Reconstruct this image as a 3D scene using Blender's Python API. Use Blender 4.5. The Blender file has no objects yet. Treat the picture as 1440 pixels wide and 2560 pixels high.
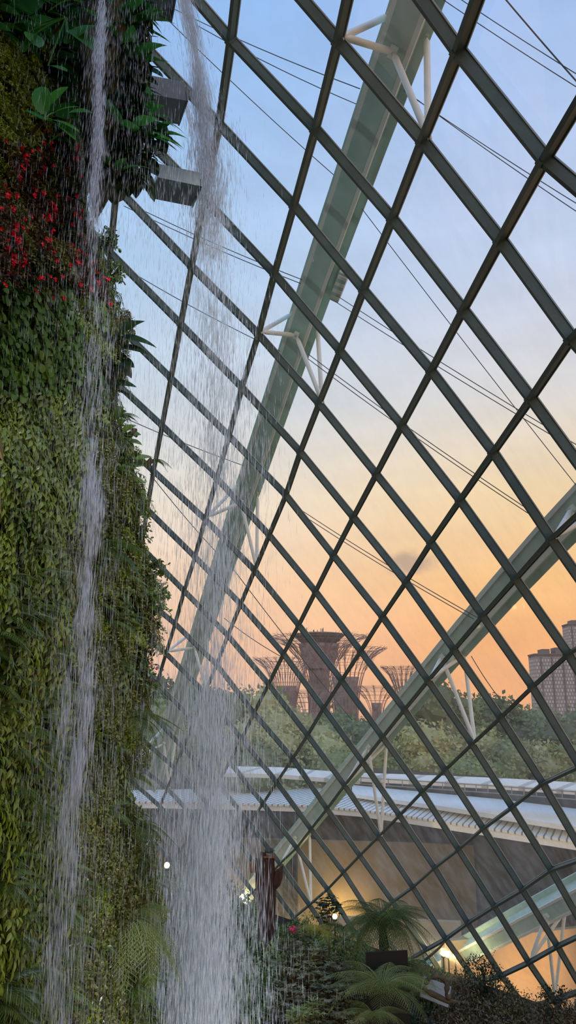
import bpy, math, random
import numpy as np
from mathutils import Vector, Matrix
random.seed(7); RNG = np.random.default_rng(7)
SC = bpy.context.scene
COL = SC.collection
PI = math.pi

# ------------------------------------------------------------------ camera model
FPX = 2000.0; PITCH = math.radians(14.0)
_c, _s = math.cos(PITCH), math.sin(PITCH)
def ray(px, py):
    u = (px-720)/FPX; v = -(py-1280)/FPX
    return np.array([u, _c-v*_s, _s+v*_c])
def at(px, py, Y):
    r = ray(px, py); return r*(Y/r[1])
def atz(px, py, z):
    r = ray(px, py); return r*(z/r[2])
def s2l(r, g, b):
    f = lambda c: (c/255/12.92) if c <= 10 else ((c/255+0.055)/1.055)**2.4
    return (f(r), f(g), f(b), 1.0)

cam = bpy.data.cameras.new('camera'); co = bpy.data.objects.new('camera', cam); COL.objects.link(co)
co.location = (0, 0, 0); co.rotation_euler = (PI/2+PITCH, 0, 0)
cam.sensor_fit = 'VERTICAL'; cam.sensor_height = 36; cam.sensor_width = 36; cam.lens = FPX/2560*36
cam.clip_end = 3000; cam.clip_start = 0.1
SC.camera = co
SC.view_settings.view_transform = 'Standard'; SC.view_settings.look = 'None'
SC.view_settings.exposure = 0.0; SC.view_settings.gamma = 1.0
SC.view_settings.use_curve_mapping = False
SC.cycles.transparent_max_bounces = 24
SC.cycles.max_bounces = 14; SC.cycles.diffuse_bounces = 10; SC.cycles.glossy_bounces = 3
SC.cycles.sample_clamp_indirect = 4.0

# ------------------------------------------------------------------ materials
def newmat(name):
    m = bpy.data.materials.new(name); m.use_nodes = True
    nt = m.node_tree; nt.nodes.clear()
    out = nt.nodes.new('ShaderNodeOutputMaterial')
    return m, nt, out
def N(nt, typ, **kw):
    n = nt.nodes.new(typ)
    for k, v in kw.items():
        if k in n.inputs.keys(): n.inputs[k].default_value = v
        else: setattr(n, k, v)
    return n
def L(nt, a, b): nt.links.new(a, b)

def solid(name, col, rough=0.6, metal=0.0, var=0.15, scale=3.0, spec=0.3, streak=False, col2=None):
    m, nt, out = newmat(name)
    p = N(nt, 'ShaderNodeBsdfPrincipled'); p.inputs['Roughness'].default_value = rough; p.inputs['Metallic'].default_value = metal
    p.inputs['Specular IOR Level'].default_value = spec
    tc = N(nt, 'ShaderNodeNewGeometry')
    mp = N(nt, 'ShaderNodeMapping'); L(nt, tc.outputs['Position'], mp.inputs['Vector'])
    if streak: mp.inputs['Scale'].default_value = (1, 1, 0.15)
    nz = N(nt, 'ShaderNodeTexNoise'); nz.inputs['Scale'].default_value = scale; nz.inputs['Detail'].default_value = 5
    L(nt, mp.outputs[0], nz.inputs['Vector'])
    rp = N(nt, 'ShaderNodeValToRGB'); rp.color_ramp.elements[0].position = 0.35; rp.color_ramp.elements[1].position = 0.7
    c2 = col2 if col2 else tuple(min(1, c*(1+var)) for c in col[:3])
    rp.color_ramp.elements[0].color = tuple(c*(1-var) for c in col[:3])+(1,)
    rp.color_ramp.elements[1].color = tuple(c2[:3])+(1,)
    L(nt, nz.outputs['Fac'], rp.inputs['Fac']); L(nt, rp.outputs[0], p.inputs['Base Color'])
    L(nt, p.outputs[0], out.inputs['Surface'])
    return m

LEAF_GAIN = 1.25
def leafmat(name, ca, cb, trans=0.35, gloss=0.05, grough=0.35, spotscale=2.0):
    """leaf shader: colour varies from plant to plant and over the plant; light passes through"""
    m, nt, out = newmat(name)
    oi = N(nt, 'ShaderNodeObjectInfo'); ge = N(nt, 'ShaderNodeNewGeometry')
    nz = N(nt, 'ShaderNodeTexNoise'); nz.inputs['Scale'].default_value = spotscale; nz.inputs['Detail'].default_value = 3
    L(nt, ge.outputs['Position'], nz.inputs['Vector'])
    ad = N(nt, 'ShaderNodeMath', operation='ADD'); L(nt, oi.outputs['Random'], ad.inputs[0]); L(nt, nz.outputs['Fac'], ad.inputs[1])
    ri = N(nt, 'ShaderNodeMath', operation='MULTIPLY_ADD'); L(nt, ge.outputs['Random Per Island'], ri.inputs[0]); ri.inputs[1].default_value = 0.6; L(nt, ad.outputs[0], ri.inputs[2])
    mr = N(nt, 'ShaderNodeMapRange'); mr.inputs['From Min'].default_value = 0.35; mr.inputs['From Max'].default_value = 1.75
    L(nt, ri.outputs[0], mr.inputs['Value'])
    mx = N(nt, 'ShaderNodeMix', data_type='RGBA'); L(nt, mr.outputs[0], mx.inputs['Factor'])
    k = LEAF_GAIN; mx.inputs['A'].default_value = tuple(min(.9, c*k) for c in ca[:3])+(1,); mx.inputs['B'].default_value = tuple(min(.9, c*k) for c in cb[:3])+(1,)
    col = mx.outputs['Result']
    d = N(nt, 'ShaderNodeBsdfDiffuse'); t = N(nt, 'ShaderNodeBsdfTranslucent'); g = N(nt, 'ShaderNodeBsdfGlossy')
    g.inputs['Roughness'].default_value = grough
    L(nt, col, d.inputs['Color']); L(nt, col, t.inputs['Color'])
    m1 = N(nt, 'ShaderNodeMixShader'); m1.inputs[0].default_value = trans
    L(nt, d.outputs[0], m1.inputs[1]); L(nt, t.outputs[0], m1.inputs[2])
    m2 = N(nt, 'ShaderNodeMixShader'); m2.inputs[0].default_value = gloss
    L(nt, m1.outputs[0], m2.inputs[1]); L(nt, g.outputs[0], m2.inputs[2])
    L(nt, m2.outputs[0], out.inputs['Surface'])
    return m

def emis(name, col, strength):
    m, nt, out = newmat(name)
    e = N(nt, 'ShaderNodeEmission'); e.inputs['Color'].default_value = col; e.inputs['Strength'].default_value = strength
    L(nt, e.outputs[0], out.inputs['Surface']); return m

def glassmat():
    m, nt, out = newmat('dusty_glass')
    ge = N(nt, 'ShaderNodeNewGeometry')
    mp = N(nt, 'ShaderNodeMapping'); mp.inputs['Rotation'].default_value = (0.35, 0.25, 0); mp.inputs['Scale'].default_value = (1.6, 1.6, 0.12)
    L(nt, ge.outputs['Position'], mp.inputs['Vector'])
    n1 = N(nt, 'ShaderNodeTexNoise'); n1.inputs['Scale'].default_value = 1.3; n1.inputs['Detail'].default_value = 4; n1.inputs['Roughness'].default_value = 0.55
    L(nt, mp.outputs[0], n1.inputs['Vector'])
    n2 = N(nt, 'ShaderNodeTexNoise'); n2.inputs['Scale'].default_value = 0.45; n2.inputs['Detail'].default_value = 3
    L(nt, ge.outputs['Position'], n2.inputs['Vector'])
    a = N(nt, 'ShaderNodeMapRange'); a.inputs['From Min'].default_value = 0.40; a.inputs['From Max'].default_value = 0.85
    a.inputs['To Min'].default_value = 0.0; a.inputs['To Max'].default_value = 0.11
    L(nt, n1.outputs['Fac'], a.inputs['Value'])
    b = N(nt, 'ShaderNodeMapRange'); b.inputs['From Min'].default_value = 0.35; b.inputs['From Max'].default_value = 0.7
    b.inputs['To Min'].default_value = GLASS_DUST_HAZE*0.6; b.inputs['To Max'].default_value = GLASS_DUST_HAZE*1.3
    L(nt, n2.outputs['Fac'], b.inputs['Value'])
    a0 = N(nt, 'ShaderNodeMath', operation='ADD'); L(nt, a.outputs[0], a0.inputs[0]); L(nt, b.outputs[0], a0.inputs[1])
    sz = N(nt, 'ShaderNodeSeparateXYZ'); L(nt, ge.outputs['Position'], sz.inputs[0])   # low panes collect more dirt
    mz = N(nt, 'ShaderNodeMapRange'); mz.inputs['From Min'].default_value = 9.0; mz.inputs['From Max'].default_value = -9.0; mz.inputs['To Min'].default_value = 0.6; mz.inputs['To Max'].default_value = 1.9; L(nt, sz.outputs['Z'], mz.inputs['Value'])
    ad = N(nt, 'ShaderNodeMath', operation='MULTIPLY'); L(nt, a0.outputs[0], ad.inputs[0]); L(nt, mz.outputs[0], ad.inputs[1])
    tr = N(nt, 'ShaderNodeBsdfTransparent'); tr.inputs['Color'].default_value = (0.93, 0.965, 0.955, 1)
    d = N(nt, 'ShaderNodeBsdfDiffuse'); d.inputs['Color'].default_value = (0.76, 0.77, 0.70, 1)
    t = N(nt, 'ShaderNodeBsdfTranslucent'); t.inputs['Color'].default_value = (0.76, 0.77, 0.70, 1)
    md = N(nt, 'ShaderNodeMixShader'); md.inputs[0].default_value = 0.55; L(nt, d.outputs[0], md.inputs[1]); L(nt, t.outputs[0], md.inputs[2])
    mx = N(nt, 'ShaderNodeMixShader'); L(nt, ad.outputs[0], mx.inputs[0]); L(nt, tr.outputs[0], mx.inputs[1]); L(nt, md.outputs[0], mx.inputs[2])
    g = N(nt, 'ShaderNodeBsdfGlossy'); g.inputs['Roughness'].default_value = 0.03
    m3 = N(nt, 'ShaderNodeMixShader'); m3.inputs[0].default_value = 0.03
    L(nt, mx.outputs[0], m3.inputs[1]); L(nt, g.outputs[0], m3.inputs[2])
    L(nt, m3.outputs[0], out.inputs['Surface']); return m

def watermat(name, clear):
    m, nt, out = newmat(name)
    d = N(nt, 'ShaderNodeBsdfDiffuse'); d.inputs['Color'].default_value = (0.92, 0.965, 1.0, 1)
    t = N(nt, 'ShaderNodeBsdfTranslucent'); t.inputs['Color'].default_value = (0.92, 0.965, 1.0, 1)
    g = N(nt, 'ShaderNodeBsdfGlossy'); g.inputs['Roughness'].default_value = 0.25
    tr = N(nt, 'ShaderNodeBsdfTransparent')
    m1 = N(nt, 'ShaderNodeMixShader'); m1.inputs[0].default_value = 0.5; L(nt, d.outputs[0], m1.inputs[1]); L(nt, t.outputs[0], m1.inputs[2])
    m2 = N(nt, 'ShaderNodeMixShader'); m2.inputs[0].default_value = 0.28; L(nt, m1.outputs[0], m2.inputs[1]); L(nt, g.outputs[0], m2.inputs[2])
    m3 = N(nt, 'ShaderNodeMixShader'); m3.inputs[0].default_value = clear; L(nt, m2.outputs[0], m3.inputs[1]); L(nt, tr.outputs[0], m3.inputs[2])
    L(nt, m3.outputs[0], out.inputs['Surface']); return m

# ------------------------------------------------------------------ mesh helpers
class MB:
    """collects vertices and faces, then links them as ONE mesh object"""
    def __init__(s): s.v = []; s.f = []; s.n = 0; s.mi = []
    def add(s, v, f, mi=0):
        v = np.asarray(v, float); n = s.n
        s.v.append(v); s.f.extend([tuple(i+n for i in q) for q in f]); s.n += len(v)
        s.mi.extend([mi]*len(f))
    def mesh(s, name, mats, smooth=False):
        me = bpy.data.meshes.new(name)
        V = np.concatenate(s.v) if s.v else np.zeros((0, 3))
        me.from_pydata(V.tolist(), [], s.f)
        for m in (mats if isinstance(mats, (list, tuple)) else [mats]): me.materials.append(m)
        if max(s.mi, default=0) > 0: me.polygons.foreach_set('material_index', s.mi)
        if smooth: me.polygons.foreach_set('use_smooth', [True]*len(me.polygons))
        me.update(); return me
    def build(s, name, mats, parent=None, smooth=False):
        return link(name, s.mesh(name, mats, smooth), parent)
def link(name, data, parent=None):
    o = bpy.data.objects.new(name, data); COL.objects.link(o)
    if parent is not None: o.parent = parent
    return o
def tag(o, label=None, cat=None, group=None, kind=None):
    if label: o['label'] = label
    if cat: o['category'] = cat
    if group: o['group'] = group
    if kind: o['kind'] = kind
    return o
def empty(name, loc, rz=0.0):
    o = bpy.data.objects.new(name, None); COL.objects.link(o); o.location = tuple(loc); o.rotation_euler = (0, 0, rz); o.empty_display_size = 0.1
    return o
KIDS = {}
def kids(o):
    return KIDS.get(o.name, [])
def part(o, p):
    KIDS.setdefault(o.name, []).append(p); return p
def dup(o, parent=None):
    c = o.copy(); COL.objects.link(c)
    if parent is not None: c.parent = parent
    for k in kids(o): part(c, dup(k, c))
    return c

def unit(v):
    v = np.asarray(v, float); return v/(np.linalg.norm(v)+1e-12)
def frame(y, z):
    """3x3 with columns X, Y(along y), Z(close to z)"""
    y = unit(y); x = np.cross(y, z)
    if np.linalg.norm(x) < 1e-5: x = np.cross(y, [1, 0, 0.2])
    x = unit(x); z = np.cross(x, y)
    return np.stack([x, y, z], 1)
BOXF = [(0, 3, 2, 1), (4, 5, 6, 7), (0, 1, 5, 4), (1, 2, 6, 5), (2, 3, 7, 6), (3, 0, 4, 7)]
def box(mb, lo, hi, M=None, o=None, mi=0):
    x0, y0, z0 = lo; x1, y1, z1 = hi
    v = np.array([(x0, y0, z0), (x1, y0, z0), (x1, y1, z0), (x0, y1, z0), (x0, y0, z1), (x1, y0, z1), (x1, y1, z1), (x0, y1, z1)], float)
    if M is not None: v = v@np.asarray(M).T
    if o is not None: v = v+np.asarray(o)
    mb.add(v, BOXF, mi)
def tube(mb, pts, rad, n=6, cap=True, mi=0):
    pts = np.asarray(pts, float); k = len(pts)
    rad = np.full(k, rad) if np.isscalar(rad) else np.asarray(rad, float)
    T = np.gradient(pts, axis=0); up = np.array([0.13, 0.29, 0.95]); V = []
    ang = np.linspace(0, 2*PI, n, endpoint=False)
    for i in range(k):
        t = unit(T[i]); x = np.cross(t, up)
        if np.linalg.norm(x) < 0.05: x = np.cross(t, [1, 0, 0])
        x = unit(x); y = np.cross(t, x)
        V.append(pts[i]+rad[i]*(np.cos(ang)[:, None]*x+np.sin(ang)[:, None]*y))
    F = [(i*n+j, i*n+(j+1) % n, (i+1)*n+(j+1) % n, (i+1)*n+j) for i in range(k-1) for j in range(n)]
    if cap: F += [tuple(range(n))[::-1], tuple((k-1)*n+j for j in range(n))]
    mb.add(np.concatenate(V), F, mi)
def sweep_rect(mb, P, W, Nn, x0, x1, n0, n1, mi=0, closed=True):
    """rectangle x0..x1 across (dir W), n0..n1 along normals Nn, swept along points P"""
    P = np.asarray(P); V = []
    for p, w, n in zip(P, W, Nn):
        V += [p+w*x0+n*n0, p+w*x1+n*n0, p+w*x1+n*n1, p+w*x0+n*n1]
    k = len(P)
    F = [(i*4+j, i*4+(j+1) % 4, (i+1)*4+(j+1) % 4, (i+1)*4+j) for i in range(k-1) for j in range(4)]
    F += [(3, 2, 1, 0), ((k-1)*4, (k-1)*4+1, (k-1)*4+2, (k-1)*4+3)]
    mb.add(V, F, mi)
def lathe(mb, prof, n=16, o=(0, 0, 0), mi=0):
    ang = np.linspace(0, 2*PI, n, endpoint=False); V = []
    for r, z in prof: V.append(np.stack([r*np.cos(ang), r*np.sin(ang), np.full(n, z)], 1))
    k = len(prof)
    F = [(i*n+j, i*n+(j+1) % n, (i+1)*n+(j+1) % n, (i+1)*n+j) for i in range(k-1) for j in range(n)]
    F += [tuple(range(n))[::-1], tuple((k-1)*n+j for j in range(n))]
    mb.add(np.concatenate(V)+np.asarray(o), F, mi)
ICO = {}
def ico(sub):
    if sub not in ICO:
        import bmesh
        bm = bmesh.new(); bmesh.ops.create_icosphere(bm, subdivisions=sub, radius=1)
        ICO[sub] = (np.array([v.co[:] for v in bm.verts]), [tuple(v.index for v in f.verts) for f in bm.faces]); bm.free()
    return ICO[sub]
def vnoise(p, k=1.0, seed=0):
    """cheap smooth pseudo-noise of points (n,3) -> (n,)"""
    p = np.asarray(p)*k; r = np.zeros(len(p)); rg = np.random.default_rng(seed); a = 1.0
    for o in range(4):
        d = rg.normal(size=(3, 3)); ph = rg.uniform(0, 6.28, 3)
        q = p@d.T+ph
        r += a*np.sin(q[:, 0]+np.sin(q[:, 1]))*np.cos(q[:, 2]); a *= 0.55; p = p*1.9
    return r/2

# ---- leaves.  local: grows along +Y, faces +Z
def leaf_shape(Ln, W, seg=4, prof='lance', fold=0.25, droop=0.25):
    t = np.linspace(0, 1, seg+1)
    if prof == 'lance': w = np.sin(PI*t**0.8)**1.0
    elif prof == 'oval': w = np.sqrt(np.clip(np.sin(PI*(0.02+0.96*t)), 0, 1))
    elif prof == 'round': w = np.sqrt(np.clip(1-(2*t-1)**2, 0, 1))
    elif prof == 'blade': w = (1-t)**0.6
    elif prof == 'broad': w = np.clip(np.sin(PI*t**0.62), 0, 1)**0.75
    elif prof == 'heart': w = np.clip(1.25*np.sin(PI*t**0.55), 0, 1.1)*(1-0.35*t)
    w = W/2*w
    if prof != 'blade': w[0] = max(w[0], W*0.02)
    w[-1] = W*0.01
    y = Ln*t; z = -droop*Ln*t**2
    V = np.concatenate([np.stack([-w, y, z+fold*w], 1), np.stack([0*w, y, z], 1), np.stack([w, y, z+fold*w], 1)])
    n = seg+1; F = []
    for i in range(seg): F += [(i, n+i, n+i+1, i+1), (n+i, 2*n+i, 2*n+i+1, n+i+1)]
    return V, F
def put(mb, VF, pos, along, up, scale=1.0, mi=0):
    V, F = VF; M = frame(along, up)
    mb.add(V@M.T*scale+np.asarray(pos), F, mi)
def curve3(p0, p1, p2, n=6):
    t = np.linspace(0, 1, n)[:, None]; p0, p1, p2 = map(np.asarray, (p0, p1, p2))
    return (1-t)**2*p0+2*t*(1-t)*p1+t*t*p2
def rdir(): return unit(RNG.normal(size=3))
U = lambda a, b: float(RNG.uniform(a, b))
NODES={(-3,-2):(1.80,8.72,14.01),(-3,-1):(3.51,9.13,11.94),(-3,0):(5.04,9.20,9.77),(-3,1):(6.42,9.04,7.53),(-3,2):(7.66,8.76,5.28),(-2,-4):(-2.68,9.52,18.34),(-2,-3):(-0.47,10.99,16.53),(-2,-2):(1.53,11.91,14.53),(-2,-1):(3.33,12.65,12.26),(-2,0):(4.76,12.57,9.81),(-2,1):(6.45,12.44,7.83),(-2,2):(7.80,12.24,5.50),(-2,3):(9.02,12.03,3.18),(-1,-4):(-3.21,12.55,18.72),(-1,-3):(-0.92,14.07,16.84),(-1,-2):(1.22,15.14,14.95),(-1,-1):(3.16,15.69,12.73),(-1,0):(4.80,15.74,10.19),(-1,1):(6.15,15.70,7.80),(-1,2):(7.82,15.62,5.48),(-1,3):(9.15,15.49,3.09),(-1,4):(10.37,15.48,0.76),(-1,5):(11.51,15.69,-1.48),(0,-5):(-6.40,13.32,20.52),(0,-4):(-3.81,15.53,18.82),(0,-3):(-1.38,16.75,16.56),(0,-2):(0.79,18.14,15.07),(0,-1):(2.85,18.72,12.76),(0,0):(4.64,18.89,10.18),(0,1):(6.18,18.76,7.67),(0,2):(7.74,18.92,5.24),(0,3):(9.16,18.86,2.79),(0,4):(10.47,18.93,0.38),(0,5):(11.71,19.22,-1.93),(0,6):(12.88,19.86,-4.11),(0,7):(14.01,20.94,-6.11),(0,8):(15.11,22.58,-7.90),(1,-5):(-7.13,16.22,20.41),(1,-4):(-4.46,18.46,18.67),(1,-3):(-1.93,19.70,16.52),(1,-2):(0.24,21.14,14.86),(1,-1):(2.37,21.91,12.46),(1,0):(4.32,21.98,9.85),(1,1):(6.00,21.95,7.30),(1,2):(7.53,22.12,4.79),(1,3):(9.06,22.15,2.29),(1,4):(10.46,22.29,-0.17),(1,5):(11.78,22.66,-2.55),(1,6):(13.05,23.38,-4.79),(1,7):(14.27,24.55,-6.87),(1,8):(15.46,26.28,-8.73),(1,9):(16.64,28.69,-10.34),(2,-5):(-7.89,19.08,20.06),(2,-4):(-5.16,21.34,18.29),(2,-3):(-2.67,22.70,16.20),(2,-2):(-0.40,24.17,14.35),(2,-1):(1.83,24.93,11.89),(2,0):(3.86,25.11,9.28),(2,1):(5.66,25.09,6.71),(2,2):(7.31,25.15,4.15),(2,3):(8.84,25.32,1.80),(2,4):(10.33,25.55,-0.90),(2,5):(11.74,26.00,-3.33),(2,6):(13.08,26.80,-5.63),(2,7):(14.39,28.05,-7.76),(2,8):(15.67,29.88,-9.69),(2,9):(16.94,32.39,-11.36),(3,-5):(-8.69,21.91,19.49),(3,-4):(-5.90,24.19,17.70),(3,-3):(-3.41,25.75,15.58),(3,-2):(-1.04,27.09,13.59),(3,-1):(1.22,27.81,11.14),(3,0):(3.31,28.13,8.50),(3,1):(5.20,28.10,5.94),(3,2):(6.94,28.24,3.33),(3,3):(8.56,28.41,0.89),(3,4):(10.10,28.74,-1.77),(3,5):(11.58,29.25,-4.25),(3,6):(13.00,30.12,-6.60),(3,7):(14.38,31.46,-8.78),(3,8):(15.74,33.37,-10.76),(3,9):(17.09,35.97,-12.49),(4,-5):(-9.52,24.71,18.71),(4,-4):(-6.68,27.00,16.91),(4,-3):(-4.15,28.60,14.78),(4,-2):(-1.80,29.99,12.70),(4,-1):(0.56,30.68,10.20),(4,0):(2.68,31.06,7.59),(4,1):(4.69,31.05,4.98),(4,2):(6.48,31.24,2.38),(4,3):(8.18,31.49,-0.16),(4,4):(9.78,32.02,-2.60),(4,5):(11.31,32.42,-5.29),(4,6):(12.80,33.36,-7.68),(4,7):(14.25,34.77,-9.91),(4,8):(15.68,36.76,-11.93),(4,9):(17.11,39.44,-13.71),(5,-5):(-10.37,27.49,17.75),(5,-4):(-7.50,29.79,15.94),(5,-3):(-4.91,31.52,13.77),(5,-2):(-2.50,32.79,11.63),(5,-1):(-0.03,33.36,9.13),(5,0):(2.02,33.85,6.57),(5,1):(4.07,33.96,3.96),(5,2):(5.93,34.16,1.32),(5,3):(7.69,34.44,-1.25),(5,4):(9.33,34.99,-3.78),(5,5):(10.99,35.77,-6.30),(5,6):(12.49,36.51,-8.86),(5,7):(14.00,37.99,-11.12),(5,8):(15.50,40.05,-13.18),(6,-5):(-11.24,30.25,16.61),(6,-4):(-8.33,32.55,14.81),(6,-3):(-5.67,34.30,12.66),(6,-2):(-3.23,35.45,10.50),(6,-1):(-0.81,36.17,7.98),(6,0):(1.33,36.61,5.42),(6,1):(3.38,36.94,2.74),(6,2):(5.31,37.08,0.15),(6,3):(7.09,37.45,-2.47),(6,4):(8.76,37.93,-4.99),(6,5):(10.51,38.65,-7.63),(6,6):(12.19,39.65,-10.18),(6,7):(13.64,41.13,-12.40),(6,8):(15.19,43.26,-14.49),(7,-5):(-12.12,33.00,15.33),(7,-4):(-9.19,35.29,13.53),(7,-3):(-6.48,37.17,11.39),(7,-2):(-4.02,38.21,9.23),(7,-1):(-1.58,38.81,6.79),(7,0):(0.59,39.38,4.17),(7,1):(2.67,39.69,1.54),(7,2):(4.62,39.99,-1.13),(7,3):(6.46,40.18,-3.65),(7,4):(8.18,40.79,-6.30),(7,5):(9.90,41.50,-8.93),(7,6):(11.62,42.51,-11.62),(7,7):(13.18,44.18,-13.73),(7,8):(14.78,46.38,-15.85),(8,-5):(-13.01,35.74,13.92),(8,-4):(-10.06,38.02,12.14),(8,-3):(-7.18,39.75,10.12),(8,-2):(-4.78,40.91,7.86),(8,-1):(-2.40,41.52,5.48),(8,0):(-0.17,41.94,2.96),(8,1):(1.90,42.46,0.24),(8,2):(3.89,42.80,-2.44),(8,3):(5.74,43.17,-5.06),(8,4):(7.49,43.60,-7.60),(8,5):(9.20,44.46,-10.36),(8,6):(10.93,45.31,-12.99),(8,7):(12.62,47.17,-15.10),(9,-5):(-13.90,38.47,12.39),(9,-4):(-10.94,40.74,10.64),(9,-3):(-7.89,42.42,8.69),(9,-2):(-5.64,43.59,6.48),(9,-1):(-3.24,44.19,4.11),(9,0):(-1.00,44.75,1.52),(9,1):(1.13,45.21,-1.18),(9,2):(3.13,45.54,-3.80),(9,3):(4.97,46.01,-6.45),(9,4):(6.77,46.50,-9.08),(9,5):(8.53,47.19,-11.77),(9,6):(10.28,48.39,-14.16),(9,7):(11.96,50.08,-16.48),(10,-5):(-14.78,41.21,10.77),(10,-4):(-11.82,43.45,9.05),(10,-3):(-9.07,45.10,7.08),(10,-2):(-6.45,46.25,4.97),(10,-1):(-4.04,46.75,2.68),(10,0):(-1.90,47.58,-0.01),(10,1):(0.33,47.79,-2.53),(10,2):(2.29,48.42,-5.32),(10,3):(4.15,48.78,-7.86),(10,4):(5.99,49.10,-10.35),(10,5):(7.83,49.51,-12.90),(10,6):(9.52,51.20,-15.54),(11,-5):(-15.64,43.96,9.06),(11,-4):(-12.70,46.17,7.39),(11,-3):(-9.95,47.79,5.46),(11,-2):(-7.31,48.86,3.47),(11,-1):(-4.95,49.44,1.17),(11,0):(-2.73,50.23,-1.54),(11,1):(-0.61,50.57,-4.05),(11,2):(1.44,51.09,-6.76),(11,3):(3.38,51.32,-9.21),(11,4):(5.16,51.84,-11.91),(11,5):(6.94,52.70,-14.46),(12,-4):(-13.56,48.90,5.68),(12,-3):(-10.83,50.49,3.80),(12,-2):(-8.22,51.61,1.81),(12,-1):(-5.89,52.28,-0.53),(12,0):(-3.63,52.86,-3.01),(12,1):(-1.51,53.21,-5.54),(12,2):(0.61,53.65,-8.20),(12,3):(2.53,53.94,-10.66),(12,4):(4.25,54.51,-13.30),(12,5):(6.03,55.38,-15.82),(13,-4):(-14.41,51.63,3.94),(13,-3):(-11.69,53.19,2.11),(13,-2):(-9.17,54.30,0.16),(13,-1):(-6.87,55.07,-2.25),(13,0):(-4.55,55.50,-4.54),(13,1):(-2.45,55.84,-7.02),(13,2):(-0.45,56.16,-9.56),(13,3):(1.46,56.55,-12.12),(13,4):(3.29,57.14,-14.66),(14,-5):(-18.11,52.28,3.68),(14,-4):(-15.23,54.38,2.18),(14,-3):(-12.55,55.91,0.42),(14,-2):(-10.11,57.07,-1.63),(14,-1):(-7.69,57.67,-3.73),(14,0):(-5.48,58.13,-6.05),(14,1):(-3.39,58.46,-8.47),(14,2):(-1.41,58.77,-10.96),(14,3):(0.48,59.16,-13.47),(14,4):(2.30,59.74,-15.96),(15,-5):(-18.87,55.11,1.85),(15,-4):(-16.03,57.16,0.43),(15,-3):(-13.38,58.64,-1.25),(15,-2):(-10.98,59.65,-3.36),(15,-1):(-8.58,60.33,-5.27),(15,0):(-6.41,60.77,-7.52),(15,1):(-4.35,61.07,-9.88),(15,2):(-2.40,61.36,-12.31),(15,3):(-0.53,61.74,-14.76),(16,-5):(-19.58,57.96,0.03),(16,-4):(-16.79,59.96,-1.30),(16,-3):(-14.18,61.39,-2.90),(16,-2):(-11.75,62.37,-4.74),(16,-1):(-9.47,63.00,-6.76),(16,0):(-7.33,63.41,-8.94),(16,1):(-5.31,63.69,-11.23),(16,2):(-3.39,63.95,-13.58),(16,3):(-1.56,64.32,-15.97),(17,-5):(-20.25,60.86,-1.75),(17,-4):(-17.51,62.79,-2.99),(17,-3):(-14.95,64.17,-4.50),(17,-2):(-12.57,65.10,-6.25),(17,-1):(-10.34,65.69,-8.19),(17,0):(-8.25,66.05,-10.29),(17,1):(-6.27,66.30,-12.49),(17,2):(-4.39,66.54,-14.77),(18,-5):(-20.86,63.79,-3.49),(18,-4):(-18.18,65.66,-4.62),(18,-3):(-15.69,66.98,-6.04),(18,-2):(-13.36,67.85,-7.69),(18,-1):(-11.19,68.39,-9.54),(18,0):(-9.14,68.72,-11.54),(18,1):(-7.22,68.93,-13.66),(18,2):(-5.39,69.13,-15.85),(19,-5):(-21.41,66.77,-5.15),(19,-4):(-18.80,68.57,-6.18),(19,-3):(-16.37,69.82,-7.49),(19,-2):(-14.11,70.64,-9.03),(19,-1):(-12.00,71.13,-10.78),(19,0):(-10.02,71.40,-12.68),(19,1):(-8.16,71.56,-14.70)}
ARCH1=[(3.51,11.96,16.23),(3.46,12.44,16.32),(3.4,12.95,16.39),(3.33,13.5,16.46),(3.26,14.09,16.52),(3.18,14.71,16.57),(3.09,15.37,16.6),(2.99,16.07,16.62),(2.88,16.8,16.62),(2.75,17.56,16.61),(2.62,18.37,16.57),(2.48,19.21,16.51),(2.32,20.08,16.43),(2.15,21.0,16.32),(1.97,21.96,16.18),(1.77,22.95,16.02),(1.55,23.99,15.82),(1.32,25.08,15.58),(1.07,26.2,15.3),(0.8,27.38,14.98),(0.51,28.61,14.62),(0.2,29.88,14.21),(-0.13,31.22,13.74),(-0.48,32.6,13.23),(-0.86,34.05,12.65),(-1.27,35.56,12.02),(-1.7,37.14,11.32),(-2.17,38.78,10.55),(-2.66,40.5,9.7),(-3.18,42.29,8.78),(-3.74,44.16,7.79),(-4.34,46.11,6.7),(-4.96,48.15,5.53),(-5.63,50.28,4.26),(-6.34,52.5,2.9),(-7.09,54.83,1.44),(-7.88,57.26,-0.14),(-8.72,59.8,-1.82),(-9.61,62.45,-3.62),(-10.55,65.22,-5.54)]
ARCH1N=[(0.78,-0.31,0.54),(0.78,-0.28,0.55),(0.79,-0.25,0.57),(0.78,-0.22,0.58),(0.78,-0.18,0.59),(0.78,-0.15,0.61),(0.78,-0.12,0.62),(0.77,-0.08,0.63),(0.77,-0.05,0.64),(0.76,-0.01,0.65),(0.75,0.02,0.66),(0.75,0.05,0.66),(0.74,0.09,0.67),(0.73,0.12,0.68),(0.72,0.15,0.68),(0.71,0.18,0.68),(0.7,0.21,0.69),(0.68,0.24,0.69),(0.67,0.26,0.69),(0.66,0.29,0.69),(0.65,0.31,0.69),(0.64,0.34,0.69),(0.63,0.36,0.69),(0.62,0.38,0.69),(0.6,0.4,0.69),(0.59,0.42,0.69),(0.58,0.44,0.68),(0.57,0.45,0.68),(0.56,0.47,0.68),(0.55,0.49,0.68),(0.54,0.5,0.67),(0.53,0.52,0.67),(0.53,0.53,0.67),(0.52,0.54,0.66),(0.51,0.55,0.66),(0.5,0.56,0.66),(0.5,0.57,0.65),(0.49,0.58,0.65),(0.48,0.59,0.64),(0.48,0.6,0.64)]
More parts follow.
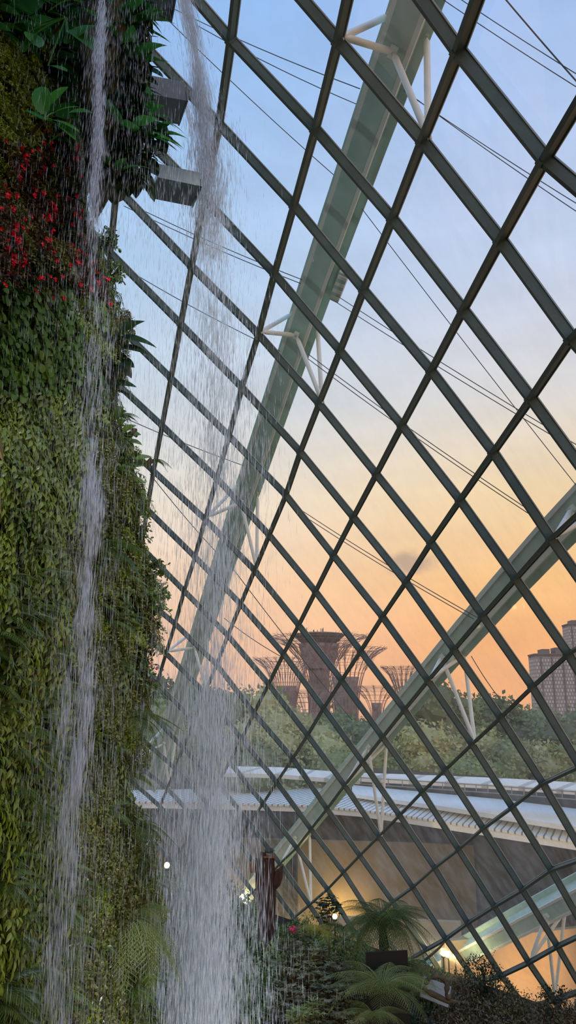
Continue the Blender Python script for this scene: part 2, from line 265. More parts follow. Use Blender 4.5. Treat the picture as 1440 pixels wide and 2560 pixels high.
ARCH2=[(9.37,18.58,6.98),(9.36,19.22,6.93),(9.33,19.89,6.86),(9.3,20.58,6.77),(9.26,21.31,6.67),(9.21,22.06,6.55),(9.15,22.84,6.41),(9.07,23.65,6.26),(8.99,24.49,6.08),(8.89,25.36,5.89),(8.78,26.25,5.68),(8.66,27.18,5.44),(8.53,28.13,5.18),(8.38,29.12,4.89),(8.21,30.14,4.58),(8.03,31.19,4.25),(7.83,32.28,3.88),(7.62,33.39,3.49),(7.38,34.55,3.07),(7.13,35.74,2.62),(6.85,36.97,2.13),(6.56,38.24,1.61),(6.23,39.54,1.05),(5.89,40.89,0.46),(5.52,42.28,-0.17),(5.12,43.72,-0.84),(4.7,45.2,-1.55),(4.24,46.73,-2.31),(3.75,48.31,-3.11),(3.23,49.94,-3.95),(2.68,51.62,-4.85),(2.09,53.36,-5.79),(1.46,55.15,-6.78),(0.8,57.01,-7.83),(0.09,58.92,-8.93),(-0.66,60.9,-10.09),(-1.45,62.95,-11.31),(-2.29,65.06,-12.59),(-3.18,67.24,-13.94),(-4.11,69.5,-15.34)]
ARCH2N=[(0.87,-0.1,0.49),(0.87,-0.08,0.49),(0.87,-0.05,0.5),(0.86,-0.03,0.5),(0.86,-0.0,0.51),(0.86,0.02,0.51),(0.86,0.05,0.51),(0.85,0.07,0.52),(0.85,0.09,0.52),(0.84,0.12,0.52),(0.84,0.14,0.53),(0.83,0.16,0.53),(0.83,0.19,0.53),(0.82,0.21,0.53),(0.81,0.23,0.54),(0.8,0.25,0.54),(0.8,0.27,0.54),(0.79,0.29,0.54),(0.78,0.31,0.55),(0.77,0.33,0.55),(0.76,0.35,0.55),(0.75,0.36,0.55),(0.74,0.38,0.55),(0.73,0.4,0.55),(0.72,0.41,0.56),(0.71,0.43,0.56),(0.7,0.44,0.56),(0.69,0.45,0.56),(0.68,0.47,0.56),(0.67,0.48,0.56),(0.66,0.49,0.56),(0.65,0.51,0.56),(0.64,0.52,0.57),(0.63,0.53,0.57),(0.62,0.54,0.57),(0.61,0.55,0.57),(0.6,0.56,0.57),(0.59,0.57,0.57),(0.58,0.58,0.57),(0.57,0.58,0.57)]
ARCH3=[(14.61,33.37,-5.32),(14.53,33.86,-5.51),(14.44,34.35,-5.71),(14.36,34.86,-5.92),(14.27,35.37,-6.14),(14.17,35.9,-6.36),(14.07,36.43,-6.59),(13.97,36.98,-6.82),(13.86,37.53,-7.06),(13.75,38.1,-7.31),(13.63,38.67,-7.56),(13.5,39.26,-7.82),(13.38,39.86,-8.09),(13.24,40.46,-8.36),(13.1,41.08,-8.64),(12.96,41.71,-8.93),(12.81,42.35,-9.23),(12.65,43.01,-9.53),(12.49,43.67,-9.84),(12.31,44.35,-10.16),(12.14,45.03,-10.49),(11.95,45.73,-10.82),(11.76,46.45,-11.16),(11.56,47.17,-11.52),(11.35,47.91,-11.87),(11.13,48.66,-12.24),(10.91,49.42,-12.62),(10.68,50.19,-13.0),(10.43,50.98,-13.4),(10.18,51.78,-13.8),(9.92,52.6,-14.21),(9.65,53.42,-14.63),(9.37,54.27,-15.07),(9.07,55.12,-15.51),(8.77,55.99,-15.95),(8.46,56.88,-16.41),(8.13,57.78,-16.88),(7.8,58.69,-17.36),(7.45,59.62,-17.85),(7.09,60.56,-18.35)]
ARCH3N=[(0.66,0.32,0.68),(0.66,0.33,0.67),(0.67,0.33,0.67),(0.67,0.34,0.66),(0.67,0.34,0.66),(0.67,0.35,0.65),(0.67,0.35,0.65),(0.67,0.36,0.65),(0.68,0.36,0.64),(0.68,0.37,0.64),(0.68,0.37,0.63),(0.68,0.38,0.63),(0.68,0.38,0.63),(0.68,0.39,0.62),(0.68,0.39,0.62),(0.68,0.4,0.62),(0.68,0.41,0.61),(0.68,0.41,0.61),(0.68,0.42,0.61),(0.68,0.42,0.6),(0.68,0.43,0.6),(0.68,0.43,0.6),(0.68,0.44,0.59),(0.67,0.44,0.59),(0.67,0.45,0.59),(0.67,0.45,0.59),(0.67,0.46,0.58),(0.67,0.46,0.58),(0.67,0.47,0.58),(0.67,0.47,0.58),(0.66,0.48,0.58),(0.66,0.48,0.57),(0.66,0.49,0.57),(0.66,0.49,0.57),(0.66,0.5,0.57),(0.65,0.5,0.57),(0.65,0.51,0.57),(0.65,0.51,0.56),(0.64,0.52,0.56),(0.64,0.52,0.56)]
# ------------------------------------------------------------------ world: dusk sky
GLASS_DUST_HAZE = 0.10  # pane dust; its veil also stands in for haze outdoors
def build_world():
    w = bpy.data.worlds.new('dusk_sky'); SC.world = w; w.use_nodes = True
    nt = w.node_tree; nt.nodes.clear()
    out = N(nt, 'ShaderNodeOutputWorld'); bg = N(nt, 'ShaderNodeBackground')
    tc = N(nt, 'ShaderNodeTexCoord'); sp = N(nt, 'ShaderNodeSeparateXYZ'); L(nt, tc.outputs['Generated'], sp.inputs[0])
    def ramp(stops):
        r = N(nt, 'ShaderNodeValToRGB'); el = r.color_ramp.elements
        el[0].position = stops[0][0]; el[0].color = s2l(*stops[0][1]); el[1].position = stops[-1][0]; el[1].color = s2l(*stops[-1][1])
        for p, c in stops[1:-1]:
            e = el.new(p); e.color = s2l(*c)
        L(nt, sp.outputs['Z'], r.inputs['Fac']); return r
    left = ramp([(0.0, (240, 194, 170)), (0.08, (246, 198, 168)), (0.155, (248, 210, 182)), (0.26, (234, 222, 210)), (0.37, (208, 216, 228)), (0.5, (180, 206, 238)), (0.72, (146, 186, 238)), (1.0, (120, 165, 235))])
    right = ramp([(0.0, (250, 176, 126)), (0.08, (252, 180, 122)), (0.155, (253, 196, 134)), (0.26, (248, 216, 174)), (0.37, (220, 214, 214)), (0.5, (196, 206, 232)), (0.72, (160, 188, 236)), (1.0, (125, 168, 235))])
    mr = N(nt, 'ShaderNodeMapRange', interpolation_type='SMOOTHSTEP'); mr.inputs['From Min'].default_value = -0.22; mr.inputs['From Max'].default_value = 0.30
    L(nt, sp.outputs['X'], mr.inputs['Value'])
    mx = N(nt, 'ShaderNodeMix', data_type='RGBA'); L(nt, mr.outputs[0], mx.inputs['Factor']); L(nt, left.outputs[0], mx.inputs['A']); L(nt, right.outputs[0], mx.inputs['B'])
    # soft high cloud
    mp = N(nt, 'ShaderNodeMapping'); mp.inputs['Scale'].default_value = (2.0, 2.0, 9.0); L(nt, tc.outputs['Generated'], mp.inputs['Vector'])
    nz = N(nt, 'ShaderNodeTexNoise'); nz.inputs['Scale'].default_value = 2.2; nz.inputs['Detail'].default_value = 5; L(nt, mp.outputs[0], nz.inputs['Vector'])
    mc = N(nt, 'ShaderNodeMapRange'); mc.inputs['From Min'].default_value = 0.3; mc.inputs['From Max'].default_value = 0.75; mc.inputs['To Min'].default_value = 0.94; mc.inputs['To Max'].default_value = 1.07
    L(nt, nz.outputs['Fac'], mc.inputs['Value'])
    mm = N(nt, 'ShaderNodeMix', data_type='RGBA', blend_type='MULTIPLY'); mm.inputs['Factor'].default_value = 1.0
    L(nt, mx.outputs['Result'], mm.inputs['A']); L(nt, mc.outputs[0], mm.inputs['B'])
    # the one small grey cloud
    d0 = unit(ray(1030, 1408))
    sub = N(nt, 'ShaderNodeVectorMath', operation='SUBTRACT'); L(nt, tc.outputs['Generated'], sub.inputs[0]); sub.inputs[1].default_value = tuple(d0)
    n3 = N(nt, 'ShaderNodeTexNoise'); n3.inputs['Scale'].default_value = 40; n3.inputs['Detail'].default_value = 5; L(nt, tc.outputs['Generated'], n3.inputs['Vector'])
    nc = N(nt, 'ShaderNodeVectorMath', operation='MULTIPLY_ADD'); L(nt, n3.outputs['Color'], nc.inputs[0]); nc.inputs[1].default_value = (0.03, 0.03, 0.02); 
    L(nt, sub.outputs[0], nc.inputs[2])
    sb2 = N(nt, 'ShaderNodeVectorMath', operation='SUBTRACT'); L(nt, nc.outputs[0], sb2.inputs[0]); sb2.inputs[1].default_value = (0.015, 0.015, 0.010)
    sc = N(nt, 'ShaderNodeVectorMath', operation='MULTIPLY'); L(nt, sb2.outputs[0], sc.inputs[0]); sc.inputs[1].default_value = (30, 10, 62)
    ln = N(nt, 'ShaderNodeVectorMath', operation='LENGTH'); L(nt, sc.outputs[0], ln.inputs[0])
    fc = N(nt, 'ShaderNodeMapRange', interpolation_type='SMOOTHSTEP'); fc.inputs['From Min'].default_value = 0.35; fc.inputs['From Max'].default_value = 1.25
    fc.inputs['To Min'].default_value = 0.75; fc.inputs['To Max'].default_value = 0.0; L(nt, ln.outputs['Value'], fc.inputs['Value'])
    m4 = N(nt, 'ShaderNodeMix', data_type='RGBA'); L(nt, fc.outputs[0], m4.inputs['Factor']); L(nt, mm.outputs['Result'], m4.inputs['A']); m4.inputs['B'].default_value = s2l(178, 152, 138)
    # the unseen sky behind the camera is boosted to brighten the interior
    bk = N(nt, 'ShaderNodeMapRange', interpolation_type='SMOOTHSTEP'); bk.inputs['From Min'].default_value = 0.15; bk.inputs['From Max'].default_value = -0.5
    bk.inputs['To Min'].default_value = 1.0; bk.inputs['To Max'].default_value = SKY_BACK; L(nt, sp.outputs['Y'], bk.inputs['Value'])
    # below the horizon: dim ground
    gz = N(nt, 'ShaderNodeMapRange'); gz.inputs['From Min'].default_value = -0.03; gz.inputs['From Max'].default_value = 0.0; L(nt, sp.outputs['Z'], gz.inputs['Value'])
    m5 = N(nt, 'ShaderNodeMix', data_type='RGBA'); L(nt, gz.outputs[0], m5.inputs['Factor']); m5.inputs['A'].default_value = (0.05, 0.055, 0.045, 1); L(nt, m4.outputs['Result'], m5.inputs['B'])
    gm = N(nt, 'ShaderNodeMath', operation='MULTIPLY'); L(nt, bk.outputs[0], gm.inputs[0]); gm.inputs[1].default_value = SKY_GAIN
    L(nt, m5.outputs['Result'], bg.inputs['Color']); L(nt, gm.outputs[0], bg.inputs['Strength'])
    L(nt, bg.outputs[0], out.inputs['Surface'])
SKY_BACK = 1.55; SKY_GAIN = 1.14
build_world()

# ------------------------------------------------------------------ the glass shell
M_BAR = solid('bar_paint', s2l(92, 106, 101), rough=0.6, var=0.12, scale=2.0, spec=0.2)
M_CAP = solid('glazing_cap', s2l(150, 155, 150), rough=0.4, var=0.1, scale=2.0, spec=0.5)
M_GLASS = glassmat()
ND = {k: np.array(v) for k, v in NODES.items()}
def nnorm(a, b):
    du = None
    g = lambda i, j: ND.get((i, j))
    c = ND[a, b]
    va = (g(a+1, b) if g(a+1, b) is not None else c)-(g(a-1, b) if g(a-1, b) is not None else c)
    vb = (g(a, b+1) if g(a, b+1) is not None else c)-(g(a, b-1) if g(a, b-1) is not None else c)
    n = unit(np.cross(va, vb))
    return n if n@np.array([0.65, 0.4, 0.6]) > 0 else -n
NN = {k: nnorm(*k) for k in ND}
BW, BD = 0.10, 0.25
def runs(keys):
    out = []
    for k in keys:
        if out and k == out[-1][-1]+1: out[-1].append(k)
        else: out.append([k])
    return [r for r in out if len(r) > 1]
ntrim = 0
def make_bar(nodes, blocks):
    global ntrim
    P = np.array([ND[k] for k in nodes]); n = np.array([NN[k] for k in nodes])
    T = np.gradient(P, axis=0); W = np.array([unit(np.cross(t, m)) for t, m in zip(T, n)])
    ntrim += 1
    mb = MB(); sweep_rect(mb, P, W, n, -BW/2, BW/2, -BD, 0.0)
    o = mb.build('trim_%d' % ntrim, M_BAR); tag(o, kind='structure')
    c = MB(); sweep_rect(c, P, W, n, -BW/2-0.025, BW/2+0.025, 0.0, 0.035); c.build('glazing_cap', M_CAP, o)
    if blocks:
        k = MB()
        for p, w, m, t in zip(P, W, n, T):
            box(k, (-0.075, -0.075, -BD-0.012), (0.075, 0.075, 0.02), np.stack([w, unit(t), np.cross(w, unit(t))*np.sign(np.cross(w, unit(t))@m)], 1), p)
        k.build('node_block', M_BAR, o)
for a in sorted({k[0] for k in ND}):
    for r in runs(sorted(b for (i, b) in ND if i == a)): make_bar([(a, b) for b in r], True)
for b in sorted({k[1] for k in ND}):
    for r in runs(sorted(a for (a, j) in ND if j == b)): make_bar([(a, b) for a in r], False)
nwin = 0
for (a, b) in sorted(ND):
    q = [(a, b), (a+1, b), (a+1, b+1), (a, b+1)]
    if all(k in ND for k in q):
        nwin += 1
        v = [ND[k]+NN[k]*0.025 for k in q]
        mb = MB(); mb.add(v, [(0, 1, 2, 3)])
        o = mb.build('window_%d' % nwin, M_GLASS); tag(o, kind='structure')

# ------------------------------------------------------------------ outer steel arches with struts
M_ARCH = solid('arch_paint', s2l(186, 218, 206), rough=0.45, var=0.10, scale=1.2, spec=0.4, streak=True)
M_LIP = solid('arch_edge_paint', s2l(244, 246, 238), rough=0.5, var=0.03)
def arch_frames(P, Nn, face=0.0):
    P = np.array(P); Nn = np.array([unit(unit(n)*(1-face)+unit(p)*face) for n, p in zip(Nn, P)]); T = np.gradient(P, axis=0); T = np.array([unit(t) for t in T])
    Nn = np.array([unit(n-t*(n@t)) for n, t in zip(Nn, T)]); W = np.cross(T, Nn)
    return P, T, Nn, W
def spindle(mb, p, q, r):
    p, q = np.asarray(p), np.asarray(q); Ln = np.linalg.norm(q-p); d = (q-p)/Ln
    e = min(0.28, 0.2*Ln)
    tube(mb, [p, p+d*0.06, p+d*0.10, p+d*e, q-d*e, q-d*0.10, q-d*0.06, q], [r*.45, r*.45, r*.35, r, r, r*.35, r*.45, r*.45], 10)
def proj(q):
    y = q[1]*_c+q[2]*_s; z = -q[1]*_s+q[2]*_c
    return np.array([720+FPX*q[0]/y, 1280-FPX*z/y])
def make_arch(P, Nn, label, hubs, name='steel_arch', face=0.0):
    P, T, Nn, W = arch_frames(P, Nn, face)
    root = empty(name, P[-1]); off = -P[-1]
    tag(root, label, 'arch')
    Q = P+off
    mb = MB(); sweep_rect(mb, Q, W, Nn, -0.40, 0.40, -0.42, 0.44); mb.build('box_girder', M_ARCH, root)
    mb = MB(); sweep_rect(mb, Q, W, Nn, -0.66, 0.66, 0.442, 0.54); mb.build('outer_flange', M_ARCH, root)
    for s in (-1, 1):
        mb = MB(); x = sorted((s*0.32, s*0.445)); sweep_rect(mb, Q, W, Nn, x[0], x[1], -0.50, -0.422); mb.build('edge_strip', M_LIP, root)
    img = np.array([proj(p) for p in P])
    for (pxy, left, right) in hubs:
        i = int(np.argmin(np.linalg.norm(img-np.array(pxy), axis=1)))
        hub, w, n, t = P[i], W[i], Nn[i], T[i]
        m = MB(); box(m, (-0.10, -0.16, -0.62), (0.10, 0.16, -0.50), np.stack([w, t, n], 1), hub+off); m.build('strut_bracket', M_LIP, root)
        for nd in (left, right):
            if nd not in ND: continue
            base = ND[nd]+NN[nd]*0.06
            sgn = 1 if (base-hub)@w > 0 else -1
            for tip in (hub-n*0.55, hub+w*0.56*sgn+n*0.40):
                m = MB(); spindle(m, base+off, tip+off, 0.085); s = m.build('strut', M_LIP, root, smooth=True)
                dd = unit(tip-base)
                for e, sg_ in ((base, 1), (tip, -1)): m = MB(); tube(m, [e+off+dd*sg_*0.015, e+off+dd*sg_*0.085], 0.062, 10); m.build('end_collar', M_ARCH, s)
            m = MB(); box(m, (-0.05, -0.10, -0.02), (0.05, 0.10, 0.16), np.stack([w, t, n], 1), hub+w*0.56*sgn+n*0.38+off); m.build('strut_bracket', M_LIP, root)
            m = MB(); tube(m, [base+off-NN[nd]*0.10, base+off+NN[nd]*0.02], 0.11, 12); m.build('node_socket', M_LIP, root)
    return root
make_arch(ARCH1, ARCH1N, 'tall pale green steel arch outside the glass, rising steeply behind the waterfall', [((1004, 98), (-1, -2), (-1, -1)), ((762, 828), (3, -2), (3, -1)), ((620, 1270), (7, -2), (7, -1)), ((487, 1600), (11, -2), (11, -1)), ((425, 1835), (15, -2), (15, -1))], face=0.8)
make_arch(ARCH2, ARCH2N, 'pale green steel arch outside the glass, slanting across the sunset and treetops', [((1470, 1240), (1, 2), (1, 3)), ((1135, 1640), (5, 2), (5, 3)), ((925, 1870), (9, 2), (9, 3)), ((775, 2090), (13, 2), (13, 3))], face=0.3)
make_arch(ARCH3, ARCH3N, 'low pale steel arch outside the lowest glass panes above the warm lit wall', [((1380, 2268), (7, 6), (7, 7)), ((1130, 2398), (11, 6), (11, 7))])

# cables strung between the arches
M_CABLE = solid('cable_steel', s2l(70, 72, 74), rough=0.5, metal=0.6)
def sdist(px, py):
    best = min(ND, key=lambda k: np.hypot(*(proj(ND[k])-np.array([px, py]))))
    return (ND[best]@np.array([0, _c, _s]))
def cable(p, q, label, dp=2.4, dq=2.4, r=0.011, sag=0.10):
    p, q = np.array(p, float), np.array(q, float); e = q-p
    if q[0] >= 1430: q = q+e*min(1.0, 260/abs(e[0]))
    if p[1] == 0: p = p-e*.5
    A = ray(*p); A = A*((sdist(*p)+dp)); B = ray(*q); B = B*((sdist(*q)+dq))
    pts = [A+(B-A)*t-np.array([0, 0, sag*4*t*(1-t)]) for t in np.linspace(0, 1, 9)]
    c = np.mean(pts, 0); mb = MB(); tube(mb, np.array(pts)-c, r*np.linalg.norm(c)/22.0, 6)
    o = mb.build('cable', M_CABLE); o.location = tuple(c); tag(o, label, 'cable')
cable((395, 25), (835, 438), 'thin dark cable running from the top trough down to the tall arch')
cable((430, 20), (900, 222), 'upper thin cable of the pair crossing above the tall arch')
cable((495, 65), (895, 262), 'lower thin cable of the pair crossing above the tall arch')
cable((1010, 225), (1440, 520), 'lower thin cable of the pair leaving the right side of the tall arch')
cable((1010, 228), (1440, 500), 'upper thin cable of the pair leaving the right side of the tall arch')
cable((905, 522), (1435, 1200), 'single thin cable from the tall arch down to the arch over the sunset')
cable((1120, 0), (1440, 208), 'lower thin cable in the highest glass panes beside the thick cable')
cable((1165, 0), (1440, 175), 'upper thin cable in the highest glass panes crossing the thick cable')
cable((1270, 0), (1450, 205), 'thick dark cable slanting across the highest glass panes', r=0.02)
cable((840, 738), (1440, 1105), 'upper thin cable of the pair below the box on the tall arch')
cable((835, 752), (1440, 1118), 'lower thin cable of the pair below the box on the tall arch')
cable((770, 885), (1330, 1280), 'thin cable of the lower pair beneath the tall arch struts, upper one')
cable((770, 897), (1320, 1283), 'thin cable of the lower pair beneath the tall arch struts, lower one')
cable((325, 510), (770, 705), 'upper thin cable behind the falling water in the blue panes')
cable((310, 515), (760, 712), 'lower thin cable behind the falling water in the blue panes')
cable((345, 690), (700, 878), 'thin cable behind the big pointed leaves and the falling water')
cable((290, 1035), (640, 1175), 'thin cable behind the round leaved shrub on the wall edge')
cable((745, 1270), (1195, 1545), 'upper thin cable across the small grey cloud')
cable((748, 1282), (1185, 1548), 'lower thin cable across the small grey cloud')
cable((375, 1185), (545, 1385), 'thin slanting cable beside the hanging fern on the wall edge')
cable((585, 1425), (880, 1800), 'thin cable slanting down in front of the giant tree towers')
cable((1178, 1640), (1260, 1760), 'short thin stay cable under the arch over the sunset')
cable((560, 1545), (700, 1640), 'thin cable behind the waterfall above the giant tree towers')

# a floodlight box hung on the tall arch
root = empty('floodlight_box', at(838, 730, 0.1)); 
i1 = int(np.argmin([np.hypot(*(proj(np.array(p))-np.array([790, 700]))) for p in ARCH1]))
P1, T1, N1, W1 = arch_frames(ARCH1, ARCH1N, 0.8); sg = 1 if (W1[i1]@np.array([1, 0, 0])) > 0 else -1
root.location = tuple(P1[i1]+W1[i1]*sg*0.82); tag(root, 'grey ribbed box mounted on the right side of the tall arch', 'light fixture')
Mx = np.stack([W1[i1]*sg, T1[i1], N1[i1]], 1)
mb = MB(); box(mb, (-0.16, -0.7, 0.0), (0.20, 0.7, 0.45), Mx); mb.build('housing', M_ARCH, root)
for k in range(4):
    mb = MB(); box(mb, (-0.15, -0.6+k*0.34, -0.05), (0.19, -0.46+k*0.34, -0.001), Mx); mb.build('cooling_fin', M_LIP, root)
# ------------------------------------------------------------------ outside the glass
GZ = -17.0
M_GROUND = solid('outdoor_ground', s2l(92, 92, 74), rough=0.95, var=0.25, scale=0.3)
mb = MB(); mb.add([(-400, 66, GZ), (700, 40, GZ), (700, 1500, GZ), (-400, 1500, GZ)], [(0, 1, 2, 3)])
tag(mb.build('ground', M_GROUND), kind='structure')

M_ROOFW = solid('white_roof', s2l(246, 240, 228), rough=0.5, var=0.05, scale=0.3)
def ribbed(name, ca, cb, freq, rot, pa=0.25, pb=0.5):
    m, nt, out = newmat(name); p = N(nt, 'ShaderNodeBsdfPrincipled'); p.inputs['Roughness'].default_value = 0.45
    g = N(nt, 'ShaderNodeNewGeometry'); mp = N(nt, 'ShaderNodeMapping'); mp.inputs['Rotation'].default_value = (0, 0, rot); L(nt, g.outputs['Position'], mp.inputs['Vector'])
    w = N(nt, 'ShaderNodeTexWave'); w.inputs['Scale'].default_value = freq; w.bands_direction = 'X'; w.inputs['Distortion'].default_value = 0.0; L(nt, mp.outputs[0], w.inputs['Vector'])
    r = N(nt, 'ShaderNodeValToRGB'); r.color_ramp.elements[0].color = ca; r.color_ramp.elements[1].color = cb; r.color_ramp.elements[0].position = pa; r.color_ramp.elements[1].position = pb
    L(nt, w.outputs['Fac'], r.inputs['Fac']); L(nt, r.outputs[0], p.inputs['Base Color']); L(nt, p.outputs[0], out.inputs['Surface']); return m
M_RIB = ribbed('ribbed_canopy', s2l(120, 122, 116), s2l(242, 236, 224), 0.62, 0.5, 0.06, 0.2)
M_RIBF = ribbed('seamed_roof', s2l(190, 180, 166), s2l(240, 230, 214), 0.12, 0.9, 0.05, 0.12)
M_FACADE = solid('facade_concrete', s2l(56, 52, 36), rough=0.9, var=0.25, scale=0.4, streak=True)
M_DARKWALL = solid('dark_fascia', s2l(82, 82, 78), rough=0.8, var=0.12, scale=0.5)
M_RAIL = solid('rail_metal', s2l(150, 150, 146), rough=0.4)
def strip(mb, far, zf, near, zn, th=0.35, mi=0):
    A = [atz(x, y, zf) for x, y in far]; B = [atz(x, y, zn) for x, y in near]; n = len(A)
    V = A+B+[p-np.array([0, 0, th]) for p in A]+[p-np.array([0, 0, th]) for p in B]
    F = []
    for i in range(n-1):
        F += [(i, i+1, n+i+1, n+i), (2*n+i, 3*n+i, 3*n+i+1, 2*n+i+1), (n+i, n+i+1, 3*n+i+1, 3*n+i), (i, 2*n+i, 2*n+i+1, i+1)]
    F += [(0, n, 3*n, 2*n), (n-1, 3*n-1, 4*n-1, 2*n-1)]
    mb.add(V, F, mi); return A, B
def curtain(mb, top, z0, z1, back=0.0):
    V = []; n = len(top)
    for p in top:
        q = np.array(p)+unit(np.array([p[0]*0.2, p[1], 0]))*back
        V += [(q[0], q[1], z0), (q[0], q[1], z1)]
    th = [np.array(v)+np.array([0, 0.4, 0]) for v in V]
    F = []
    for i in range(n-1):
        a, b, c, d = 2*i, 2*i+1, 2*i+3, 2*i+2; F += [(a, d, c, b), (a+2*n, b+2*n, c+2*n, d+2*n), (a, a+2*n, d+2*n, d)]
    mb.add(np.concatenate([np.array(V), np.array(th)]), F)
bld = empty('gallery_building', (4, 66, GZ)); off = np.array([4, 66, GZ])
tag(bld, 'long low building with layered pale roofs curving past outside the glass', 'building')
def bpart(name, mat, fn):
    mb = MB(); r = fn(mb)
    mb.v = [v-off for v in mb.v]; mb.build(name, mat, bld); return r
A_, B_ = bpart('ribbed_canopy', M_RIB, lambda m: strip(m, [(300, 1976), (600, 1970), (760, 1965), (900, 1986), (1100, 2016), (1420, 2066), (1600, 2092)], -7.1, [(300, 2003), (600, 2008), (760, 2013), (900, 2024), (1020, 2040), (1440, 2102), (1600, 2125)], -7.6, 0.15))
bpart('gutter_fascia', M_ROOFW, lambda m: curtain(m, [p+np.array([0, 0.1, 0]) for p in B_], -8.15, -7.68, 0.0))
A2_, B2_ = bpart('flat_roof', M_ROOFW, lambda m: strip(m, [(880, 1962), (1080, 1982), (1250, 1998), (1440, 2022), (1600, 2042)], -6.6, [(880, 1984), (1100, 2015), (1250, 2038), (1420, 2064), (1600, 2090)], -6.8, 0.3))
bpart('clerestory_wall', M_DARKWALL, lambda m: curtain(m, [atz(x, y, -6.6)+np.array([0, 0.3, 0]) for x, y in [(880, 1962), (1080, 1982), (1250, 1998), (1440, 2022), (1600, 2042)]], -6.6, -5.0))
A3_, B3_ = bpart('upper_roof', M_RIBF, lambda m: strip(m, [(850, 1930), (1080, 1938), (1250, 1945), (1440, 1956), (1600, 1966)], -4.5, [(850, 1941), (1080, 1953), (1250, 1962), (1440, 1975), (1600, 1988)], -4.8, 0.3))
bpart('rear_roof', M_RIBF, lambda m: strip(m, [(560, 1915), (700, 1918), (850, 1930), (900, 1933)], -4.4, [(560, 1932), (700, 1936), (850, 1948), (900, 1950)], -4.8, 0.3))
def railing(m):
    P = [atz(x, y, -5.2) for x, y in [(870, 1958), (1080, 1972), (1250, 1984), (1440, 1999), (1600, 2014)]]
    for dz in (0, 0.45): tube(m, [p+np.array([0, 0, dz]) for p in P], 0.04, 5)
    for i in range(4):
        for t in np.linspace(0, 1, 7)[:-1]:
            p = P[i]*(1-t)+P[i+1]*t; tube(m, [p, p+np.array([0, 0, 0.5])], 0.035, 5)
bpart('roof_railing', M_RAIL, railing)
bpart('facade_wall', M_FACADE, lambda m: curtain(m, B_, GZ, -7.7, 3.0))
M_WINDK = solid('dark_window', s2l(52, 54, 48), rough=0.6, spec=0.2, var=0.2)
for i, t in enumerate(np.linspace(0.12, 0.93, 9)):
    q = np.array(B_); s = t*(len(q)-1); k = int(s); p = q[k]*(1-s+k)+q[k+1]*(s-k); d = unit((q[k+1]-q[k])*np.array([1, 1, 0]))
    def win(m, p=p, d=d):
        r = np.array(p)+unit(np.array([p[0]*0.2, p[1], 0]))*2.9; M = np.stack([d, np.cross([0, 0, 1], d), [0, 0, 1]], 1)
        box(m, (-1.7, -0.05, -14.2-r[2]+0, ), (1.7, 0.05, -11.2-r[2]), M, (r[0], r[1], r[2]))
    bpart('window', M_WINDK, win); wf = [c for c in bld.children if c.name.startswith('window')][-1]
    def bars(m, p=p, d=d):
        r = np.array(p)+unit(np.array([p[0]*0.2, p[1], 0]))*2.9; M = np.stack([d, np.cross([0, 0, 1], d), [0, 0, 1]], 1)
        for u in (-1.7, -.6, .6, 1.7): box(m, (u-.05, -.12, -14.2-r[2]), (u+.05, -.051, -11.2-r[2]), M, r)
    mbb = MB(); bars(mbb); mbb.v = [v-off for v in mbb.v]; mbb.build('mullion', M_DARKWALL, wf)
for i, t in enumerate(np.linspace(0.03, 0.97, 8)):
    q = np.array(B_); s = t*(len(q)-1.001); k = int(s); p = q[k]*(1-s+k)+q[k+1]*(s-k)
    bpart('column', M_FACADE, lambda m, p=p: tube(m, [(p[0], p[1]+0.6, GZ), (p[0], p[1]+0.6, -8.1)], 0.16, 10))

# low terrace walls lit by warm lamps beneath the glass
M_WARMW = solid('buff_wall', s2l(190, 164, 122), rough=0.85, var=0.10, scale=0.5, streak=True)
M_TAN = solid('tan_wall', s2l(104, 88, 56), rough=0.9, var=0.15, scale=0.5)
def wall_block(name, pa, pb, z0, z1, mat, label, th=0.5):
    a = atz(*pa, z0); b = atz(*pb, z0); c = (a+b)/2; d = unit((b-a)*np.array([1, 1, 0])); M = np.stack([d, np.cross([0, 0, 1], d), [0, 0, 1]], 1)
    h = np.linalg.norm((b-a)[:2])/2; mb = MB(); box(mb, (-h, 0, z0), (h, th, z1), M); o = mb.build(name, mat); o.location = (c[0], c[1], 0)
    tag(o, label, 'wall', kind='structure'); return c, M
wall_block('wall_terrace', (1120, 2560), (1560, 2500), GZ, -12.8, M_WARMW, 'buff terrace wall glowing orange outside the lowest panes')
wall_block('wall_passage', (800, 2450), (1160, 2470), GZ, -13.2, M_WARMW, 'buff passage wall lit yellow behind the fern tree')
wall_block('wall_alcove', (745, 2392), (1200, 2418), GZ, -9.2, M_TAN, 'buff alcove wall glowing yellow above the small round topped tree')
wall_block('wall_alcove_far', (400, 2334), (705, 2350), GZ, -9.8, M_TAN, 'buff wall glowing yellow left of the carved post')
c0 = atz(1215, 2520, GZ); mb = MB(); tube(mb, [(0, 0, GZ), (0, 0, -12.7)], 0.26, 16); o = mb.build('round_pillar', M_WARMW); o.location = (c0[0], c0[1]-0.8, 0); tag(o, 'round buff pillar standing in the orange lit passage', 'pillar')

